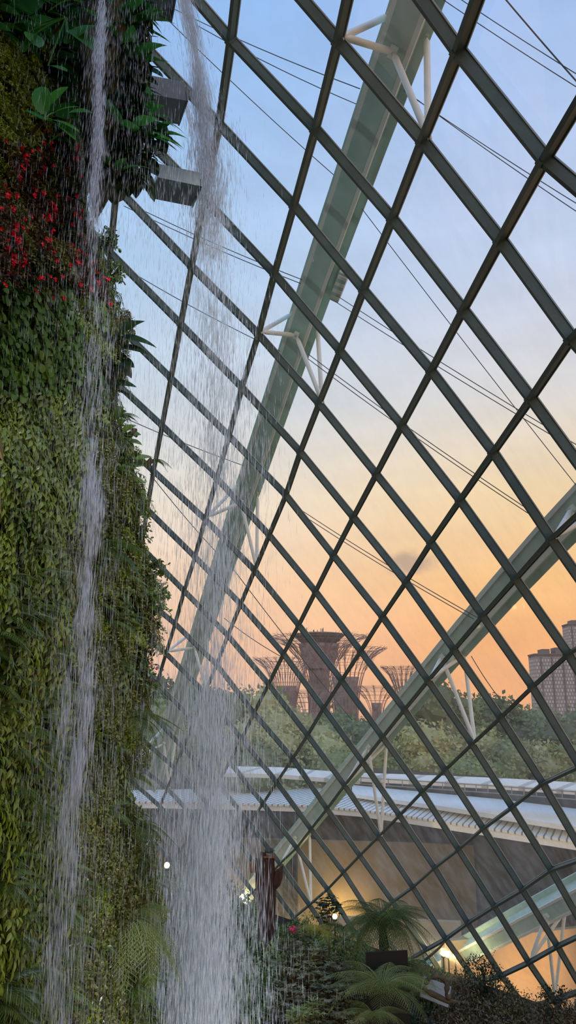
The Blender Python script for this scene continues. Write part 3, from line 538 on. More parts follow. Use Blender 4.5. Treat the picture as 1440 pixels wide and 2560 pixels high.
M_BULB = emis('lamp_glow', (1.0, 0.80, 0.45, 1), 9.0)
M_LAMPB = solid('lamp_body', s2l(60, 58, 54), rough=0.5)
M_BULB2 = emis('lamp_glow_bright', (1.0, 0.84, 0.52, 1), 30.0)
def lamp(pos, r, label, watts, group=None, stem=0.5, rad=0.25, col=(1.0, 0.72, 0.34), mat=None):
    root = empty('garden_lamp', pos); tag(root, label, 'lamp', group)
    mb = MB(); V, F = ico(2); mb.add(V*r, F); mb.build('bulb', mat or M_BULB, root, True)
    mb = MB(); lathe(mb, [(r*0.9, -r*1.6), (r*1.05, -r*1.2), (r*0.8, -r*0.85)], 12); tube(mb, [(0, 0, -stem), (0, 0, -r*1.5)], r*0.3, 8); mb.build('lamp_stand', M_LAMPB, root)
    if watts:
        li = bpy.data.lights.new('lamp_light', 'POINT'); li.energy = watts; li.color = col; li.shadow_soft_size = rad
        lo = bpy.data.objects.new('lamp_light', li); COL.objects.link(lo); lo.parent = root; lo.location = (0, -r-0.25, 0.25)
    return root
# warm lamps outside
for i, (x, y) in enumerate([(1108, 2383), (1121, 2384), (1138, 2388)]):
    lamp(at(x, y, 49.0), 0.13, ['first bright round lamp left of the three on the passage wall', 'middle bright round lamp of the three on the passage wall', 'bright round lamp nearest the bar, last of three'][i], 60, 'three lamps on the passage wall', stem=1.2, mat=M_BULB2)
def glow(p, w, col=(1.0, 0.66, 0.28), rad=0.5):
    li = bpy.data.lights.new('passage_light', 'POINT'); li.energy = w; li.color = col; li.shadow_soft_size = rad
    o = bpy.data.objects.new('passage_light', li); COL.objects.link(o); o.location = tuple(p)
glow(at(1350, 2500, 49.0), 420, (1.0, 0.55, 0.24), 1.2); glow(at(1460, 2450, 49.5), 420, (1.0, 0.55, 0.24), 1.2); glow(at(1150, 2440, 51.5), 700, (1.0, 0.74, 0.36), 1.0)
pa = atz(855, 2402, GZ); pb = atz(598, 2343, GZ)
glow((pa[0]-.2, pa[1]-1.3, -13.7), 900, (1.0, 0.72, 0.32), .3); glow((pb[0], pb[1]-1.4, -14.2), 480, (1.0, 0.72, 0.32), .3); glow(at(430, 2190, 73.0), 800, (1.0, 0.74, 0.34))

# ---- trees beyond the roofs
M_BARK = solid('bark', s2l(82, 70, 54), rough=0.9, var=0.3, scale=4)
M_TREE = [leafmat('tree_leaf_olive', s2l(124, 128, 80), s2l(178, 176, 120), 0.3, 0.03, spotscale=0.25),
          leafmat('tree_leaf_green', s2l(98, 112, 68), s2l(146, 154, 100), 0.3, 0.03, spotscale=0.25),
          leafmat('tree_leaf_dark', s2l(84, 96, 66), s2l(126, 134, 96), 0.3, 0.03, spotscale=0.25)]
def tree_proto(k, seed):
    rg = np.random.default_rng(seed); mb = MB(); nb = 11
    C = []; 
    for i in range(nb):
        a = rg.uniform(0, 2*PI); r = rg.uniform(0.0, 3.0); z = rg.uniform(8.5, 15)-0.25*r*r*0.4
        C.append((np.array([r*np.cos(a), r*np.sin(a), z]), rg.uniform(1.7, 2.9)))
    V0, F0 = ico(2)
    for c, R in C:
        d = 1+0.25*vnoise(V0*1.3+c, 1.2, seed); mb.add(V0*(R*0.82)*d[:, None]*np.array([1, 1, 0.8])+c, F0)
        for _ in range(230):
            d = unit(rg.normal(size=3)); d[2] = abs(d[2])*0.9-0.25; d = unit(d)
            p = c+d*R*np.array([1, 1, 0.8])*rg.uniform(0.82, 1.12); s = rg.uniform(0.28, 0.6)
            put(mb, LEAF_T, p, unit(d*0.6+rg.normal(size=3)*0.7), d, s)
    crown = mb.mesh('tree_crown', M_TREE[k])
    m2 = MB(); tube(m2, [(0, 0, -0.3), (0.1, 0, 3), (-0.1, 0.1, 7), (0, 0, 11)], [0.42, 0.34, 0.28, 0.12], 10)
    for c, R in C[:7]: tube(m2, curve3((0, 0, 6.5), (c[0]*0.4, c[1]*0.4, 8.5), c, 6), np.linspace(0.16, 0.05, 6), 6)
    trunk = m2.mesh('tree_trunk', M_BARK, True)
    return crown, trunk
LEAF_T = leaf_shape(1.0, 0.75, 2, 'oval', 0.3, 0.2)
TREES = [tree_proto(k % 3, 100+k) for k in range(5)]
tl = [  # px, py of the crown top, distance, kind
 (345,1712,96,1,'rounded tree just past the wall edge behind the tall arch foot'),(405,1672,104,2,'tall tree in the gap between the wall edge and the tall arch'),(455,1700,100,2,'dark tree behind the foot of the tall arch'),
 (520,1732,98,1,'tree directly behind the waterfall above the ribbed canopy'),(572,1715,110,2,'dark tree just right of the waterfall, lower of two'),(618,1690,96,1,'tall tree with a knobbly top left of the giant tree towers'),(655,1722,92,0,'olive tree below the left slim tree tower'),
 (690,1765,88,0,'pale olive tree under the left slim tree tower'),(735,1772,90,0,'pale olive tree under the widest tree tower'),(790,1768,94,1,'green tree at the foot of the widest tree tower'),(842,1765,98,1,'green tree below the right hand tower canopy'),
 (700,1815,84,0,'light olive tree just above the rear roof'),(610,1800,86,0,'light olive tree behind the waterfall edge'),(880,1790,96,2,'dark tree below the hazy far tower'),(930,1800,100,2,'dark tree right of the hazy far tower'),(820,1830,84,0,'light olive tree between the towers and the roof end'),
 (985,1790,92,1,'green tree under the arch over the sunset, lowest part'),(900,1850,80,1,'low green tree above the roof end'),(1035,1730,98,2,'dark tree hugging the underside of the arch'),(1100,1690,88,2,'tallest tree with a ragged top beside the arch struts'),(1150,1735,92,1,'tree behind the twin struts of the arch'),
 (1060,1800,82,0,'pale yellow green tree left of the twin struts'),(1130,1830,84,0,'pale tree below the twin struts'),(1195,1738,98,2,'dark tree right of the twin struts'),(1235,1728,94,2,'broad dark tree midway between struts and grey tower block'),(1285,1742,100,1,'green tree left of the grey tower block'),
 (1325,1765,96,2,'dark tree at the foot of the grey tower block'),(1205,1820,84,0,'pale tree above the seamed roof, midway'),(1270,1830,82,1,'green tree above the seamed roof below the tower block'),(1375,1790,90,2,'dark tree in front of the grey tower block'),(1425,1785,94,1,'green tree in front of the tower block at the frame edge'),
 (1340,1850,82,0,'pale tree low in front of the tower block'),(1415,1850,80,0,'pale leafy tree low at the frame edge'),(1000,1870,82,1,'low green tree between arch and seamed roof'),(960,1840,86,0,'olive tree seen through the glass under the arch'),(440,1790,88,1,'green tree behind the tall arch foot, lower'),
 (500,1810,90,0,'olive tree behind the waterfall, lower'),(385,1800,92,2,'dark tree beside the lower wall edge'),(560,1830,84,1,'green tree behind the waterfall above the canopy'),(760,1840,86,1,'green tree above the rear roof beside the arch'),(650,1850,82,1,'low green tree above the rear roof'),(1480,1760,92,2,'dark tree at the far side of the tower block'),(1170,1880,78,1,'low green tree touching the seamed roof')]
for i, (x, y, d, k, lb) in enumerate(tl):
    top = at(x, y, d); H = top[2]-GZ; s = H/16.6; 
    pi_ = [j for j in range(5) if j % 3 == k]; crown, trunk = TREES[pi_[i % len(pi_)]]
    root = empty('leafy_tree', (top[0], top[1], GZ), U(0, 6.28)); w = U(1.0, 1.25)*max(0.75, min(1.1, 15.5/H)); root.scale = (s*w, s*w, s)
    tag(root, lb, 'tree', 'trees beyond the glass'); link('crown', crown, root); link('trunk', trunk, root)

# ---- giant steel tree towers
M_ST = solid('tower_steel', s2l(160, 130, 120), rough=0.7, var=0.15, scale=0.5)
M_STP = solid('tower_planting', s2l(156, 136, 124), rough=0.9, var=0.35, scale=0.8)
M_STD = solid('tower_deck', s2l(120, 110, 98), rough=0.8)
def supertree(px, ptop, d, R, r0, label, deck=False, ribs=44, th=0.045, cone=0.5):
    top = at(px, ptop, d); H = top[2]-GZ; root = empty('tree_tower', (top[0], top[1], GZ)); tag(root, label, 'tower', 'giant tree towers beyond the trees')
    z0 = H*0.38
    prof = [(r0*1.35, 0), (r0*1.1, H*0.15), (r0, z0), (r0*1.02, H*0.6), (r0*1.1, H*0.74), (r0*1.25, H*0.80)]
    mb = MB(); lathe(mb, prof, 20); mb.build('planted_trunk', M_STP, root, True)
    def path(a, s0=0.0):
        P = []
        for t in np.linspace(0, 1, 13):
            r = r0*1.06+(R-r0)*(t**2.4); z = z0+(H-z0)*(1-(1-t)**1.55)
            P.append((r*np.cos(a+s0*t), r*np.sin(a+s0*t), z))
        return np.array(P)
    mb = MB()
    for i in range(ribs):
        a = 2*PI*i/ribs; P = path(a, 0.10*(1 if i % 2 else -1)); tube(mb, P, np.linspace(th*1.5, th, 13), 4, mi=0)
        for k in (7, 9, 11):
            p = P[k]; q = path(a+U(-.12, .12))[min(12, k+3 if k < 11 else 12)]*np.array([1.06, 1.06, 1])+np.array([0, 0, U(-.2, .5)])
            tube(mb, [p, (p+q)/2+rdir()*0.15, q], [th, th*.8, th*.6], 4)
    mb.build('branch_canopy', M_ST, root)
    mb = MB()
    for t in (0.25, 0.42, 0.56, 0.68, 0.78, 0.86, 0.93, 0.985):
        r = r0*1.06+(R-r0)*(t**2.4); z = z0+(H-z0)*(1-(1-t)**1.55); an = np.linspace(0, 2*PI, 33)
        tube(mb, np.stack([r*np.cos(an), r*np.sin(an), np.full(33, z)], 1), th*0.8, 4, cap=False)
    mb.build('hoop', M_ST, root)
    if deck:
        mb = MB(); lathe(mb, [(R*0.28, H*0.93), (R*0.52, H*1.0), (R*0.56, H*1.012), (R*0.5, H*1.02)], 24); mb.build('observation_deck', M_STD, root)
        m2 = MB()
        for k in range(9): a = U(0, 6.28); m2v = R*U(0.1, 0.45); tube(m2, [(m2v*np.cos(a), m2v*np.sin(a), H*1.015), (m2v*np.cos(a), m2v*np.sin(a), H*1.015+U(0.5, 1.7))], 0.09, 4)
        m2.build('roof_mast', M_STD, root)
        lathe(mb := MB(), [(R*0.30, H*0.78), (R*0.42, H*0.93), (R*0.42, H*0.95), (R*0.2, H*0.95)], 24); mb.build('deck_bowl', M_STP, root)
    return root
supertree(797, 1592, 190, 11.2, 2.2, 'widest giant tree tower with a dark deck on its top', True, 56)
supertree(862, 1622, 176, 8.6, 2.4, 'giant tree tower overlapping the widest one on its right side', False, 48)
supertree(716, 1648, 172, 6.7, 1.7, 'slim giant tree tower left of the widest one', False, 40)
supertree(1008, 1668, 185, 4.9, 1.1, 'small giant tree tower half hidden by the arch over the sunset', False, 36)
supertree(940, 1716, 250, 8.5, 1.3, 'low far tree tower with a flat wide canopy', False, 30)
supertree(775, 1728, 168, 9.0, 2.2, 'lowest wide tree tower canopy in front of the deck tower', False, 40)

# ---- city blocks
def facade(name, wall, win, sx, sz):
    m, nt, out = newmat(name); p = N(nt, 'ShaderNodeBsdfPrincipled'); p.inputs['Roughness'].default_value = 0.5
    tc = N(nt, 'ShaderNodeTexCoord'); sp = N(nt, 'ShaderNodeSeparateXYZ'); L(nt, tc.outputs['Object'], sp.inputs[0])
    xy = N(nt, 'ShaderNodeMath', operation='ADD'); L(nt, sp.outputs[0], xy.inputs[0]); L(nt, sp.outputs[1], xy.inputs[1])
    cb = N(nt, 'ShaderNodeCombineXYZ'); L(nt, xy.outputs[0], cb.inputs[0]); L(nt, sp.outputs[2], cb.inputs[1])
    b = N(nt, 'ShaderNodeTexBrick'); b.inputs['Scale'].default_value = 1.0; b.inputs['Brick Width'].default_value = sx; b.inputs['Row Height'].default_value = sz
    b.inputs['Mortar Size'].default_value = sz*0.2; b.inputs['Color1'].default_value = win; b.inputs['Color2'].default_value = tuple(c*1.5 for c in win[:3])+(1,); b.inputs['Mortar'].default_value = wall; b.offset = 0.5
    L(nt, cb.outputs[0], b.inputs['Vector']); L(nt, b.outputs['Color'], p.inputs['Base Color']); L(nt, p.outputs[0], out.inputs['Surface']); return m
M_BLK = facade('tower_block_facade', s2l(140, 130, 128), s2l(170, 165, 162), 1.5, 1.9)
M_BLK2 = solid('tower_block_wall', s2l(122, 110, 108), rough=0.7)
def block(x0, x1, ytop, d, label, dep=12):
    a = at(x0, ytop, d); b = at(x1, ytop, d); root = empty('apartment_tower', ((a[0]+b[0])/2, d, GZ)); h = a[2]-GZ; w = (b[0]-a[0])/2
    tag(root, label, 'building')
    mb = MB(); box(mb, (-w, 0, 0), (w, dep, h)); mb.build('tower_body', M_BLK, root)
    mb = MB(); box(mb, (-w, 0, h), (w, dep, h+1.2)); box(mb, (-w-.4, -.4, h+1.2), (w+.4, dep, h+1.9)); mb.build('roof_parapet', M_BLK2, root)
    for k, (u, q, e) in enumerate([(-0.5, 0.14, 2.6), (0.05, 0.2, 3.4), (0.6, 0.12, 2.2)]):
        mb = MB(); box(mb, (u*w-q*w, 4, h+1.8), (u*w+q*w, 12, h+1.9+e)); mb.build('roof_plant', M_BLK2, root)
    for k in range(5):
        mb = MB(); u = -w+2*w*(k+0.5)/5; box(mb, (u-0.35, -0.5, 0), (u+0.35, -0.01, h)); mb.build('facade_fin', M_BLK2, root)
block(1338, 1475, 1643, 420, 'grey high rise block with rows of windows right of the trees')
block(1421, 1500, 1566, 520, 'taller dark high rise just behind the grey block')
FALL_LOW = 2600.0; FALL_HIGH = 3000.0; FALL_LEFT = 2000.0
# ------------------------------------------------------------------ inside: floor of the planting bed
FZ = -13.5
M_SOIL = solid('bed_soil', s2l(46, 44, 32), rough=0.95, var=0.4, scale=1.5)
def gz(X, Y):
    r = max(0, 0.12*(Y-34))*max(0, min(1, (5-X)/5))+max(0, min(2.4, 0.25*(3-X)))*max(0.0, min(1, (Y-26)/8)); Yr = 45.5-0.35*X
    return FZ+r*(1-max(0, min(1, (Y-Yr)/4)))
mb = MB(); xs = np.linspace(-16, 15, 41); ys = np.linspace(0, 1, 70); V = []; F = []
Yend = lambda X: min(62.0, 44.2+(10.9-X)*1.33)
for t in ys:
    for X in xs: Y = -30+(Yend(X)+30)*t; V.append((X, Y, gz(X, Y)))
ok = lambda X, Y: Y < Yend(X)
nx = len(xs)
for j in range(len(ys)-1):
    for i in range(nx-1):
        F.append((j*nx+i, j*nx+i+1, (j+1)*nx+i+1, (j+1)*nx+i))
mb.add(V, F); tag(mb.build('floor', M_SOIL, None, True), kind='structure')

# ------------------------------------------------------------------ the planted wall
M_ROCK = solid('planted_rock', s2l(34, 36, 26), rough=0.95, var=0.5, scale=3, col2=s2l(58, 62, 34))
SIL = [(-420, 215), (0, 215), (200, 210), (330, 205), (440, 200), (540, 216), (640, 262), (720, 270), (800, 280), (900, 284), (960, 276), (1060, 282), (1110, 318), (1200, 338), (1300, 330), (1380, 336), (1450, 352), (1550, 365), (1620, 350), (1700, 340), (1800, 318), (1850, 304), (1920, 296), (2000, 312), (2080, 335), (2150, 355), (2250, 362), (2330, 345), (2450, 352), (2560, 352), (2900, 352), (3600, 352)]
SY = np.array([p[0] for p in SIL], float); SX = np.array([p[1] for p in SIL], float)
X0 = -420.0
def wall_pt(px, py):
    """point of the planted wall seen at a pixel (the wall runs from beside the camera to its far edge)"""
    xs_ = np.interp(py, SY, SX); u = (px-X0)/(xs_-X0)
    Y = 6.0+7.2*max(u, 0)**1.25
    if u > 0.93: Y += 6.0*(u-0.93)**1.2*2
    P = at(px, min(py, 2750), Y)
    if py > 2750: P = P+np.array([0, 0, -(py-2750)*0.010])
    return P
def wall_nrm(px, py):
    e = 6; a = wall_pt(px-e, py); b = wall_pt(px+e, py); c = wall_pt(px, py-e); d = wall_pt(px, py+e)
    n = unit(np.cross(b-a, c-d)); return n if n@(-ray(px, py)) > 0 else -n
mb = MB(); V = []; F = []
pys = np.r_[np.linspace(-420, 2750, 90), np.linspace(2800, 3600, 8)]; us = np.r_[np.linspace(0, 0.93, 26), np.linspace(0.945, 1.0, 6)]
for py in pys:
    xs_ = np.interp(py, SY, SX); row = [wall_pt(X0+u*(xs_-X0), py) for u in us]
    last = row[-1]
    for k, (dx, dy) in enumerate([(-0.05, 0.8), (-0.5, 1.8), (-1.6, 2.8), (-4, 3.6), (-8, 3.0)]): row.append(last+np.array([dx, dy, 0]))
    row = [row[0]+np.array([-6, -3, 0]), row[0]+np.array([-2, -1.6, 0])]+row
    V += row
V = np.array(V); m = len(us)+7
V += (0.16*vnoise(V, 1.1, 3))[:, None]*np.array([1, -.4, 0.2])
for j in range(len(pys)-1):
    for i in range(m-1): F.append((j*m+i, (j+1)*m+i, (j+1)*m+i+1, j*m+i+1))
mb.add(V, F); tag(mb.build('wall_planted', M_ROCK, None, True), 'dark rock wall of the indoor mountain, covered in plants', 'wall', kind='structure')

# the mountain goes on beside and behind the viewer
mb = MB(); V = []; F = []
zs = np.linspace(-14, 34, 30); tt = np.linspace(0, 1, 30)
for z in zs:
    for t in tt: V.append((-7.6-3.5*t+0.06*(z+13), 6.0-44*t, z))
V = np.array(V); V[:, 0] += 0.9*vnoise(V, 0.25, 9)
for j in range(29):
    for i in range(29): F.append((j*30+i, (j+1)*30+i, (j+1)*30+i+1, j*30+i+1))
mb.add(V, F); tag(mb.build('wall_mountain', M_ROCK, None, True), 'dark mountain rock beside and behind the viewer', 'wall', kind='structure')

# the overhanging ledge above the gap of sky
def blob(name, cpx, cpy, Y, rx, ry, rz, seed, mat, sub=4, amp=0.22):
    V, F = ico(sub); d = 1+amp*vnoise(V*1.2, 1.6, seed); P = V*d[:, None]*np.array([rx, ry, rz]); c = at(cpx, cpy, Y)
    mb = MB(); mb.add(P, F); o = mb.build(name, mat, None, True); o.location = tuple(c); return o, c
led, LC = blob('trim_ledge', 285, 165, 11.6, 0.46, 1.2, 2.9, 5, M_ROCK)
led.scale = (1, 1, 1); tag(led, 'dark rocky ledge bulging from the mountain top, thick with leaves', 'rock ledge', kind='structure')

# ------------------------------------------------------------------ leaf materials
ML = {
 'creeper': leafmat('leaf_creeper', s2l(54, 82, 14), s2l(126, 146, 34), 0.35, 0.08),
 'creeper_dark': leafmat('leaf_creeper_dark', s2l(40, 70, 24), s2l(96, 122, 44), 0.3, 0.10),
 'round': leafmat('leaf_round', s2l(34, 66, 24), s2l(86, 116, 44), 0.3, 0.025),
 'fine': leafmat('leaf_fine', s2l(76, 102, 24), s2l(140, 154, 46), 0.4, 0.04),
 'olive': leafmat('leaf_olive', s2l(62, 74, 28), s2l(120, 124, 54), 0.35, 0.05),
 'fern': leafmat('leaf_fern', s2l(48, 70, 30), s2l(102, 120, 58), 0.4, 0.05),
 'fernpale': leafmat('leaf_fern_pale', s2l(84, 98, 48), s2l(144, 154, 86), 0.4, 0.05),
 'broad': leafmat('leaf_broad', s2l(22, 68, 32), s2l(54, 114, 46), 0.35, 0.04, 0.35),
 'broadbright': leafmat('leaf_broad_bright', s2l(26, 92, 30), s2l(66, 140, 48), 0.4, 0.05, 0.3),  # a brighter green broad leaf
 'dark': leafmat('leaf_dark', s2l(14, 34, 20), s2l(36, 58, 30), 0.25, 0.04),
 'grass': leafmat('leaf_grass', s2l(120, 122, 38), s2l(180, 172, 66), 0.4, 0.04),
 'purple': leafmat('leaf_purple', s2l(44, 26, 22), s2l(78, 62, 34), 0.3, 0.05),
 'brown': leafmat('leaf_brown', s2l(52, 44, 28), s2l(104, 92, 56), 0.3, 0.08),
 'rhodo': leafmat('leaf_rhodo', s2l(62, 72, 38), s2l(128, 124, 76), 0.3, 0.12),
 'bush': leafmat('leaf_bush', s2l(82, 110, 56), s2l(138, 156, 90), 0.35, 0.05),
}
M_STEM = solid('plant_stem', s2l(74, 70, 36), rough=0.8, var=0.2, scale=6)
M_RED = leafmat('petal_red', s2l(196, 12, 34), s2l(226, 24, 52), 0.3, 0.03)
M_PINK = leafmat('petal_pink', s2l(206, 40, 96), s2l(230, 70, 120), 0.3, 0.03)
M_WHITE = leafmat('petal_white', s2l(214, 210, 200), s2l(236, 232, 226), 0.3, 0.03)

# ---- plant prototypes.  +X points out of the wall, +Z up
def pr_creeper(mat, nst=9, leafL=0.11, leafW=0.05, drop=0.45, prof='lance', spread=0.26):
    mb = MB(); st = MB(); lf = leaf_shape(1, leafW/leafL, 4, prof, 0.22, 0.35)
    for i in range(nst):
        y = U(-spread, spread); z = U(-0.05, 0.25)
        P = curve3((-0.05, y*0.7, z), (U(.12, .3), y, z+0.1), (U(.10, .32), y+U(-.1, .1), z-drop*U(.5, 1.1)), 9)
        tube(st, P, 0.004, 4)
        for k in range(1, 9):
            for s in (-1, 1):
                if RNG.random() < 0.12: continue
                al = unit([U(.1, .7), s*U(.2, .9), U(-1.1, -.35)]); put(mb, lf, P[k]+np.array([0.01, s*0.01, 0]), al, [1, 0, 0.6+U(-.3, .3)], leafL*U(.65, 1.25))
    return mb, st, mat
def pr_round(mat, n=46, r=0.36, s=(0.07, 0.13)):
    mb = MB(); st = MB(); lf = leaf_shape(1, 0.95, 5, 'round', 0.12, 0.2)
    for i in range(n):
        a = U(0, 6.28); q = r*math.sqrt(U(0, 1)); x = 0.10+0.16*(1-(q/r)**2)+U(-.05, .05)
        p = np.array([x, q*math.cos(a), q*math.sin(a)]); sz = U(*s)
        tube(st, [(-0.02, p[1]*.6, p[2]*.6), p], 0.004, 4); put(mb, lf, p+np.array([0, 0, sz*.4]), [0.35, U(-.4, .4), -1], [1, U(-.4, .4), 0.5+U(-.3, .3)], sz)
    return mb, st, mat
def pr_fine(mat, nsp=26, L_=0.34, s=(0.022, 0.04), dens=16, droop=0.7, out=0.5):
    mb = MB(); st = MB(); lf = leaf_shape(1, 0.62, 2, 'oval', 0.2, 0.2)
    for i in range(nsp):
        y, z = U(-.24, .24), U(-.12, .26); d = unit([out+U(0, .4), y*2.0+U(-.3, .3), U(-.2, .6)])
        p0 = np.array([-.03, y*.6, z*.6]); p1 = p0+d*L_*0.6; p2 = p1+d*L_*0.35+np.array([0, 0, -L_*droop*U(.5, 1.1)])
        P = curve3(p0, p1, p2, dens); tube(st, P[::5], 0.003, 3)
        for k in range(2, dens):
            for _ in range(2): put(mb, lf, P[k]+rdir()*0.02, unit(rdir()+np.array([.3, 0, -.6])), unit(rdir()+np.array([1, 0, .5])), U(*s)*1.4)
    return mb, st, mat
def frond_mesh(mat, Ln, pairs=20, pw=0.30, droop=0.5, name='frond', bip=False):
    mb = MB(); P = curve3((0, 0, 0), (0, Ln*.55, Ln*.22), (0, Ln*.98, -Ln*droop), pairs+3)
    tube(mb, P, np.linspace(0.010, 0.002, len(P))*max(.5, Ln), 4)
    lf = leaf_shape(1, 0.17, 3, 'lance', 0.1, 0.25); T = np.gradient(P, axis=0)
    sub = leaf_shape(1, 0.24, 2, 'lance', 0.1, 0.1)
    for k in range(2, pairs+2):
        t = k/(pairs+2); w = pw*Ln*(math.sin(PI*(0.12+0.86*t)**0.8)**0.8)
        for s in (-1, 1):
            al = unit(unit(T[k])*0.45+np.array([s, 0, -0.22+U(-.06, .06)]))
            if bip:
                B = curve3(P[k], P[k]+al*w*.5, P[k]+al*w+np.array([0, 0, -w*.25]), 8); tube(mb, B[::7], 0.003, 3, False)
                for q in range(1, 8):
                    for s2 in (-1, 1):
                        d2 = unit(al*0.5+s2*unit(T[k])*0.9+np.array([0, 0, -.12])); put(mb, sub, B[q], d2, [0, 0, 1], w*0.26*(1-0.08*q))
            else: put(mb, lf, P[k], al, [0, -.2, 1], w)
    return mb.mesh(name, mat)
def pr_broad(mat, n=6, Ls=(0.4, 0.7), ar=0.42, prof='broad', pet=0.35, up=0.4, fold=0.18, droop=0.45, seg=8):
    mb = MB(); st = MB()
    for i in range(n):
        a = -1.3+2.6*(i+0.5)/n+U(-.2, .2); d = unit([math.cos(a)*U(.6, 1), math.sin(a), U(-.1, up*2)]); p = d*pet*U(.5, 1.1)
        tube(st, curve3((-.05, 0, 0), p*0.6+np.array([0, 0, .08]), p, 6), 0.012, 6)
        put(mb, leaf_shape(1, ar, seg, prof, fold, droop), p, unit(d+np.array([.1, 0, -.15])), unit([0.6, 0, 1]), U(*Ls))
    return mb, st, mat
def pr_grass(mat, n=80, Ln=0.55):
    mb = MB(); st = MB(); tube(st, [(-.05, 0, -.03), (.03, 0, .03)], 0.02, 5)
    for i in range(n):
        a = U(-1.4, 1.4); d = np.array([math.cos(a)*U(.3, 1), math.sin(a)*.5, 0]); P = curve3((0, U(-.08, .08), 0), d*.25+np.array([0, 0, U(.1, .3)]), d*U(.3, .5)+np.array([0, 0, -Ln*U(.4, 1.1)]), 6)
        w = 0.005; s = np.array([-math.sin(a), math.cos(a), 0]); V = np.concatenate([P-s*w, P+s*w]); V[5] = V[11] = P[5]
        mb.add(V, [(k, k+6, k+7, k+1) for k in range(5)])
    return mb, st, mat
def make_proto(mb, st, mat, name):
    o = mb.build(name, mat); s = st.build('stem', M_STEM, o); part(o, s); return o
def flower(mb, p, nrm, r, n=5):
    lf = leaf_shape(1, 0.7, 3, 'oval', 0.1, -0.2); nrm = unit(nrm); fx = frame(nrm, rdir())
    for k in range(n):
        a = 2*PI*k/n; put(mb, lf, p, fx[:, 0]*math.cos(a)+fx[:, 2]*math.sin(a)+nrm*.4, nrm, r)
PROTO = {}
def reg(k, *os): PROTO.setdefault(k, []).extend(os)
for v in range(3):
    reg('creeper', make_proto(*pr_creeper(ML['creeper']), 'pointed_creeper'))
    reg('creeper_dark', make_proto(*pr_creeper(ML['creeper_dark'], leafL=0.09, leafW=0.045), 'dark_creeper'))
    reg('round', make_proto(*pr_round(ML['round']), 'round_leaf_plant'))
    reg('fine', make_proto(*pr_fine(ML['fine']), 'maidenhair_fern'))
    reg('olive', make_proto(*pr_fine(ML['olive'], nsp=30, L_=0.36, s=(0.02, 0.036), droop=1.1, out=.4), 'trailing_moss_plant'))
    reg('broad', make_proto(*pr_broad(ML['broad']), 'broad_leaf_plant'))
    reg('dark', make_proto(*pr_broad(ML['dark'], n=9, Ls=(.3, .5), ar=.34, pet=.2, up=.2), 'dark_leaf_plant'))
    mbf, stf, mt = pr_fine(ML['purple'], nsp=26, s=(0.03, 0.05), droop=.5)
    fb = make_proto(mbf, stf, mt, 'flowering_shrub')
    for k in range(3):
        fm = MB(); c = np.array([U(.22, .36), U(-.25, .25), U(-.2, .25)])
        for q in range(4): flower(fm, c+rdir()*0.03, unit(rdir()+np.array([1.2, 0, 0])), U(.025, .04))
        part(fb, fm.build('flower_cluster', M_RED, fb))
    reg('redflower', fb)
reg('broadbright', make_proto(*pr_broad(ML['broadbright'], n=5, Ls=(.4, .55), ar=.5, prof='oval', pet=.3, up=.9), 'bright_leaf_plant'))
for v in range(2): reg('grass', make_proto(*pr_grass(ML['grass']), 'grass_tuft'))
def fern_proto(mat, Ln, n, name, bip=False, pairs=18, droop=.55, lo=-.2, hi=.7):
    root = empty(name, (0, 0, 0)); me = [frond_mesh(mat, Ln, pairs, .28, droop*d, 'frond', bip) for d in (.7, 1.1)]
    for i in range(n):
        a = -1.35+2.7*(i+.5)/n+U(-.15, .15); f = link('frond', me[i % 2], root); part(root, f)
        f.rotation_euler = (U(lo, hi), 0, a-PI/2); f.scale = (U(.75, 1.1),)*3
    return root
reg('fern', fern_proto(ML['fern'], .5, 8, 'wall_fern'), fern_proto(ML['fern'], .42, 7, 'wall_fern'))
for v in range(1):
    o = make_proto(*pr_creeper(ML['creeper_dark'], nst=5, leafL=.08, leafW=.045), 'white_flower_creeper'); fm = MB()
    for q in range(5): flower(fm, np.array([U(.24, .34), U(-.2, .2), U(-.2, .2)]), unit(rdir()+np.array([1.5, 0, 0])), .03)
    part(o, fm.build('white_flowers', M_WHITE, o)); reg('whiteflower', o)
PROTO_ALL = [o for l in PROTO.values() for o in l]
USED = set()
def place(kind, P, nrm, scale, label, cat, group=None, tilt=0.25, sh=None):
    src = PROTO[kind][int(RNG.integers(len(PROTO[kind])))]
    if src.name in USED: o = dup(src)
    else: o = src; USED.add(src.name)
    rz = math.atan2(nrm[1], nrm[0])+U(-tilt, tilt)
    o.location = tuple(P); o.rotation_euler = (U(-tilt, tilt)*.6, U(-.12, .12), rz); o.scale = (scale, scale, scale)
    if 'label' in o: del o['label']
    if 'group' in o: del o['group']
    tag(o, label, cat, group); return o
DESC = {'creeper': ('pointed yellow green creeper', 'creeper'), 'creeper_dark': ('deep green small leaved creeper', 'creeper'), 'round': ('dark round leaved plant', 'plant'), 'fine': ('yellow green maidenhair fern', 'fern'),
 'olive': ('olive trailing moss like plant', 'plant'), 'broad': ('dark broad leaved plant', 'plant'), 'dark': ('nearly black green leafy plant', 'plant'), 'redflower': ('purple brown shrub with red flowers', 'shrub'), 'broadbright': ('bright green broad leaved plant', 'plant'),
 'grass': ('yellow drooping grass tuft', 'grass tuft'), 'fern': ('feathery green wall fern', 'fern'), 'whiteflower': ('creeper with small white flowers', 'creeper')}
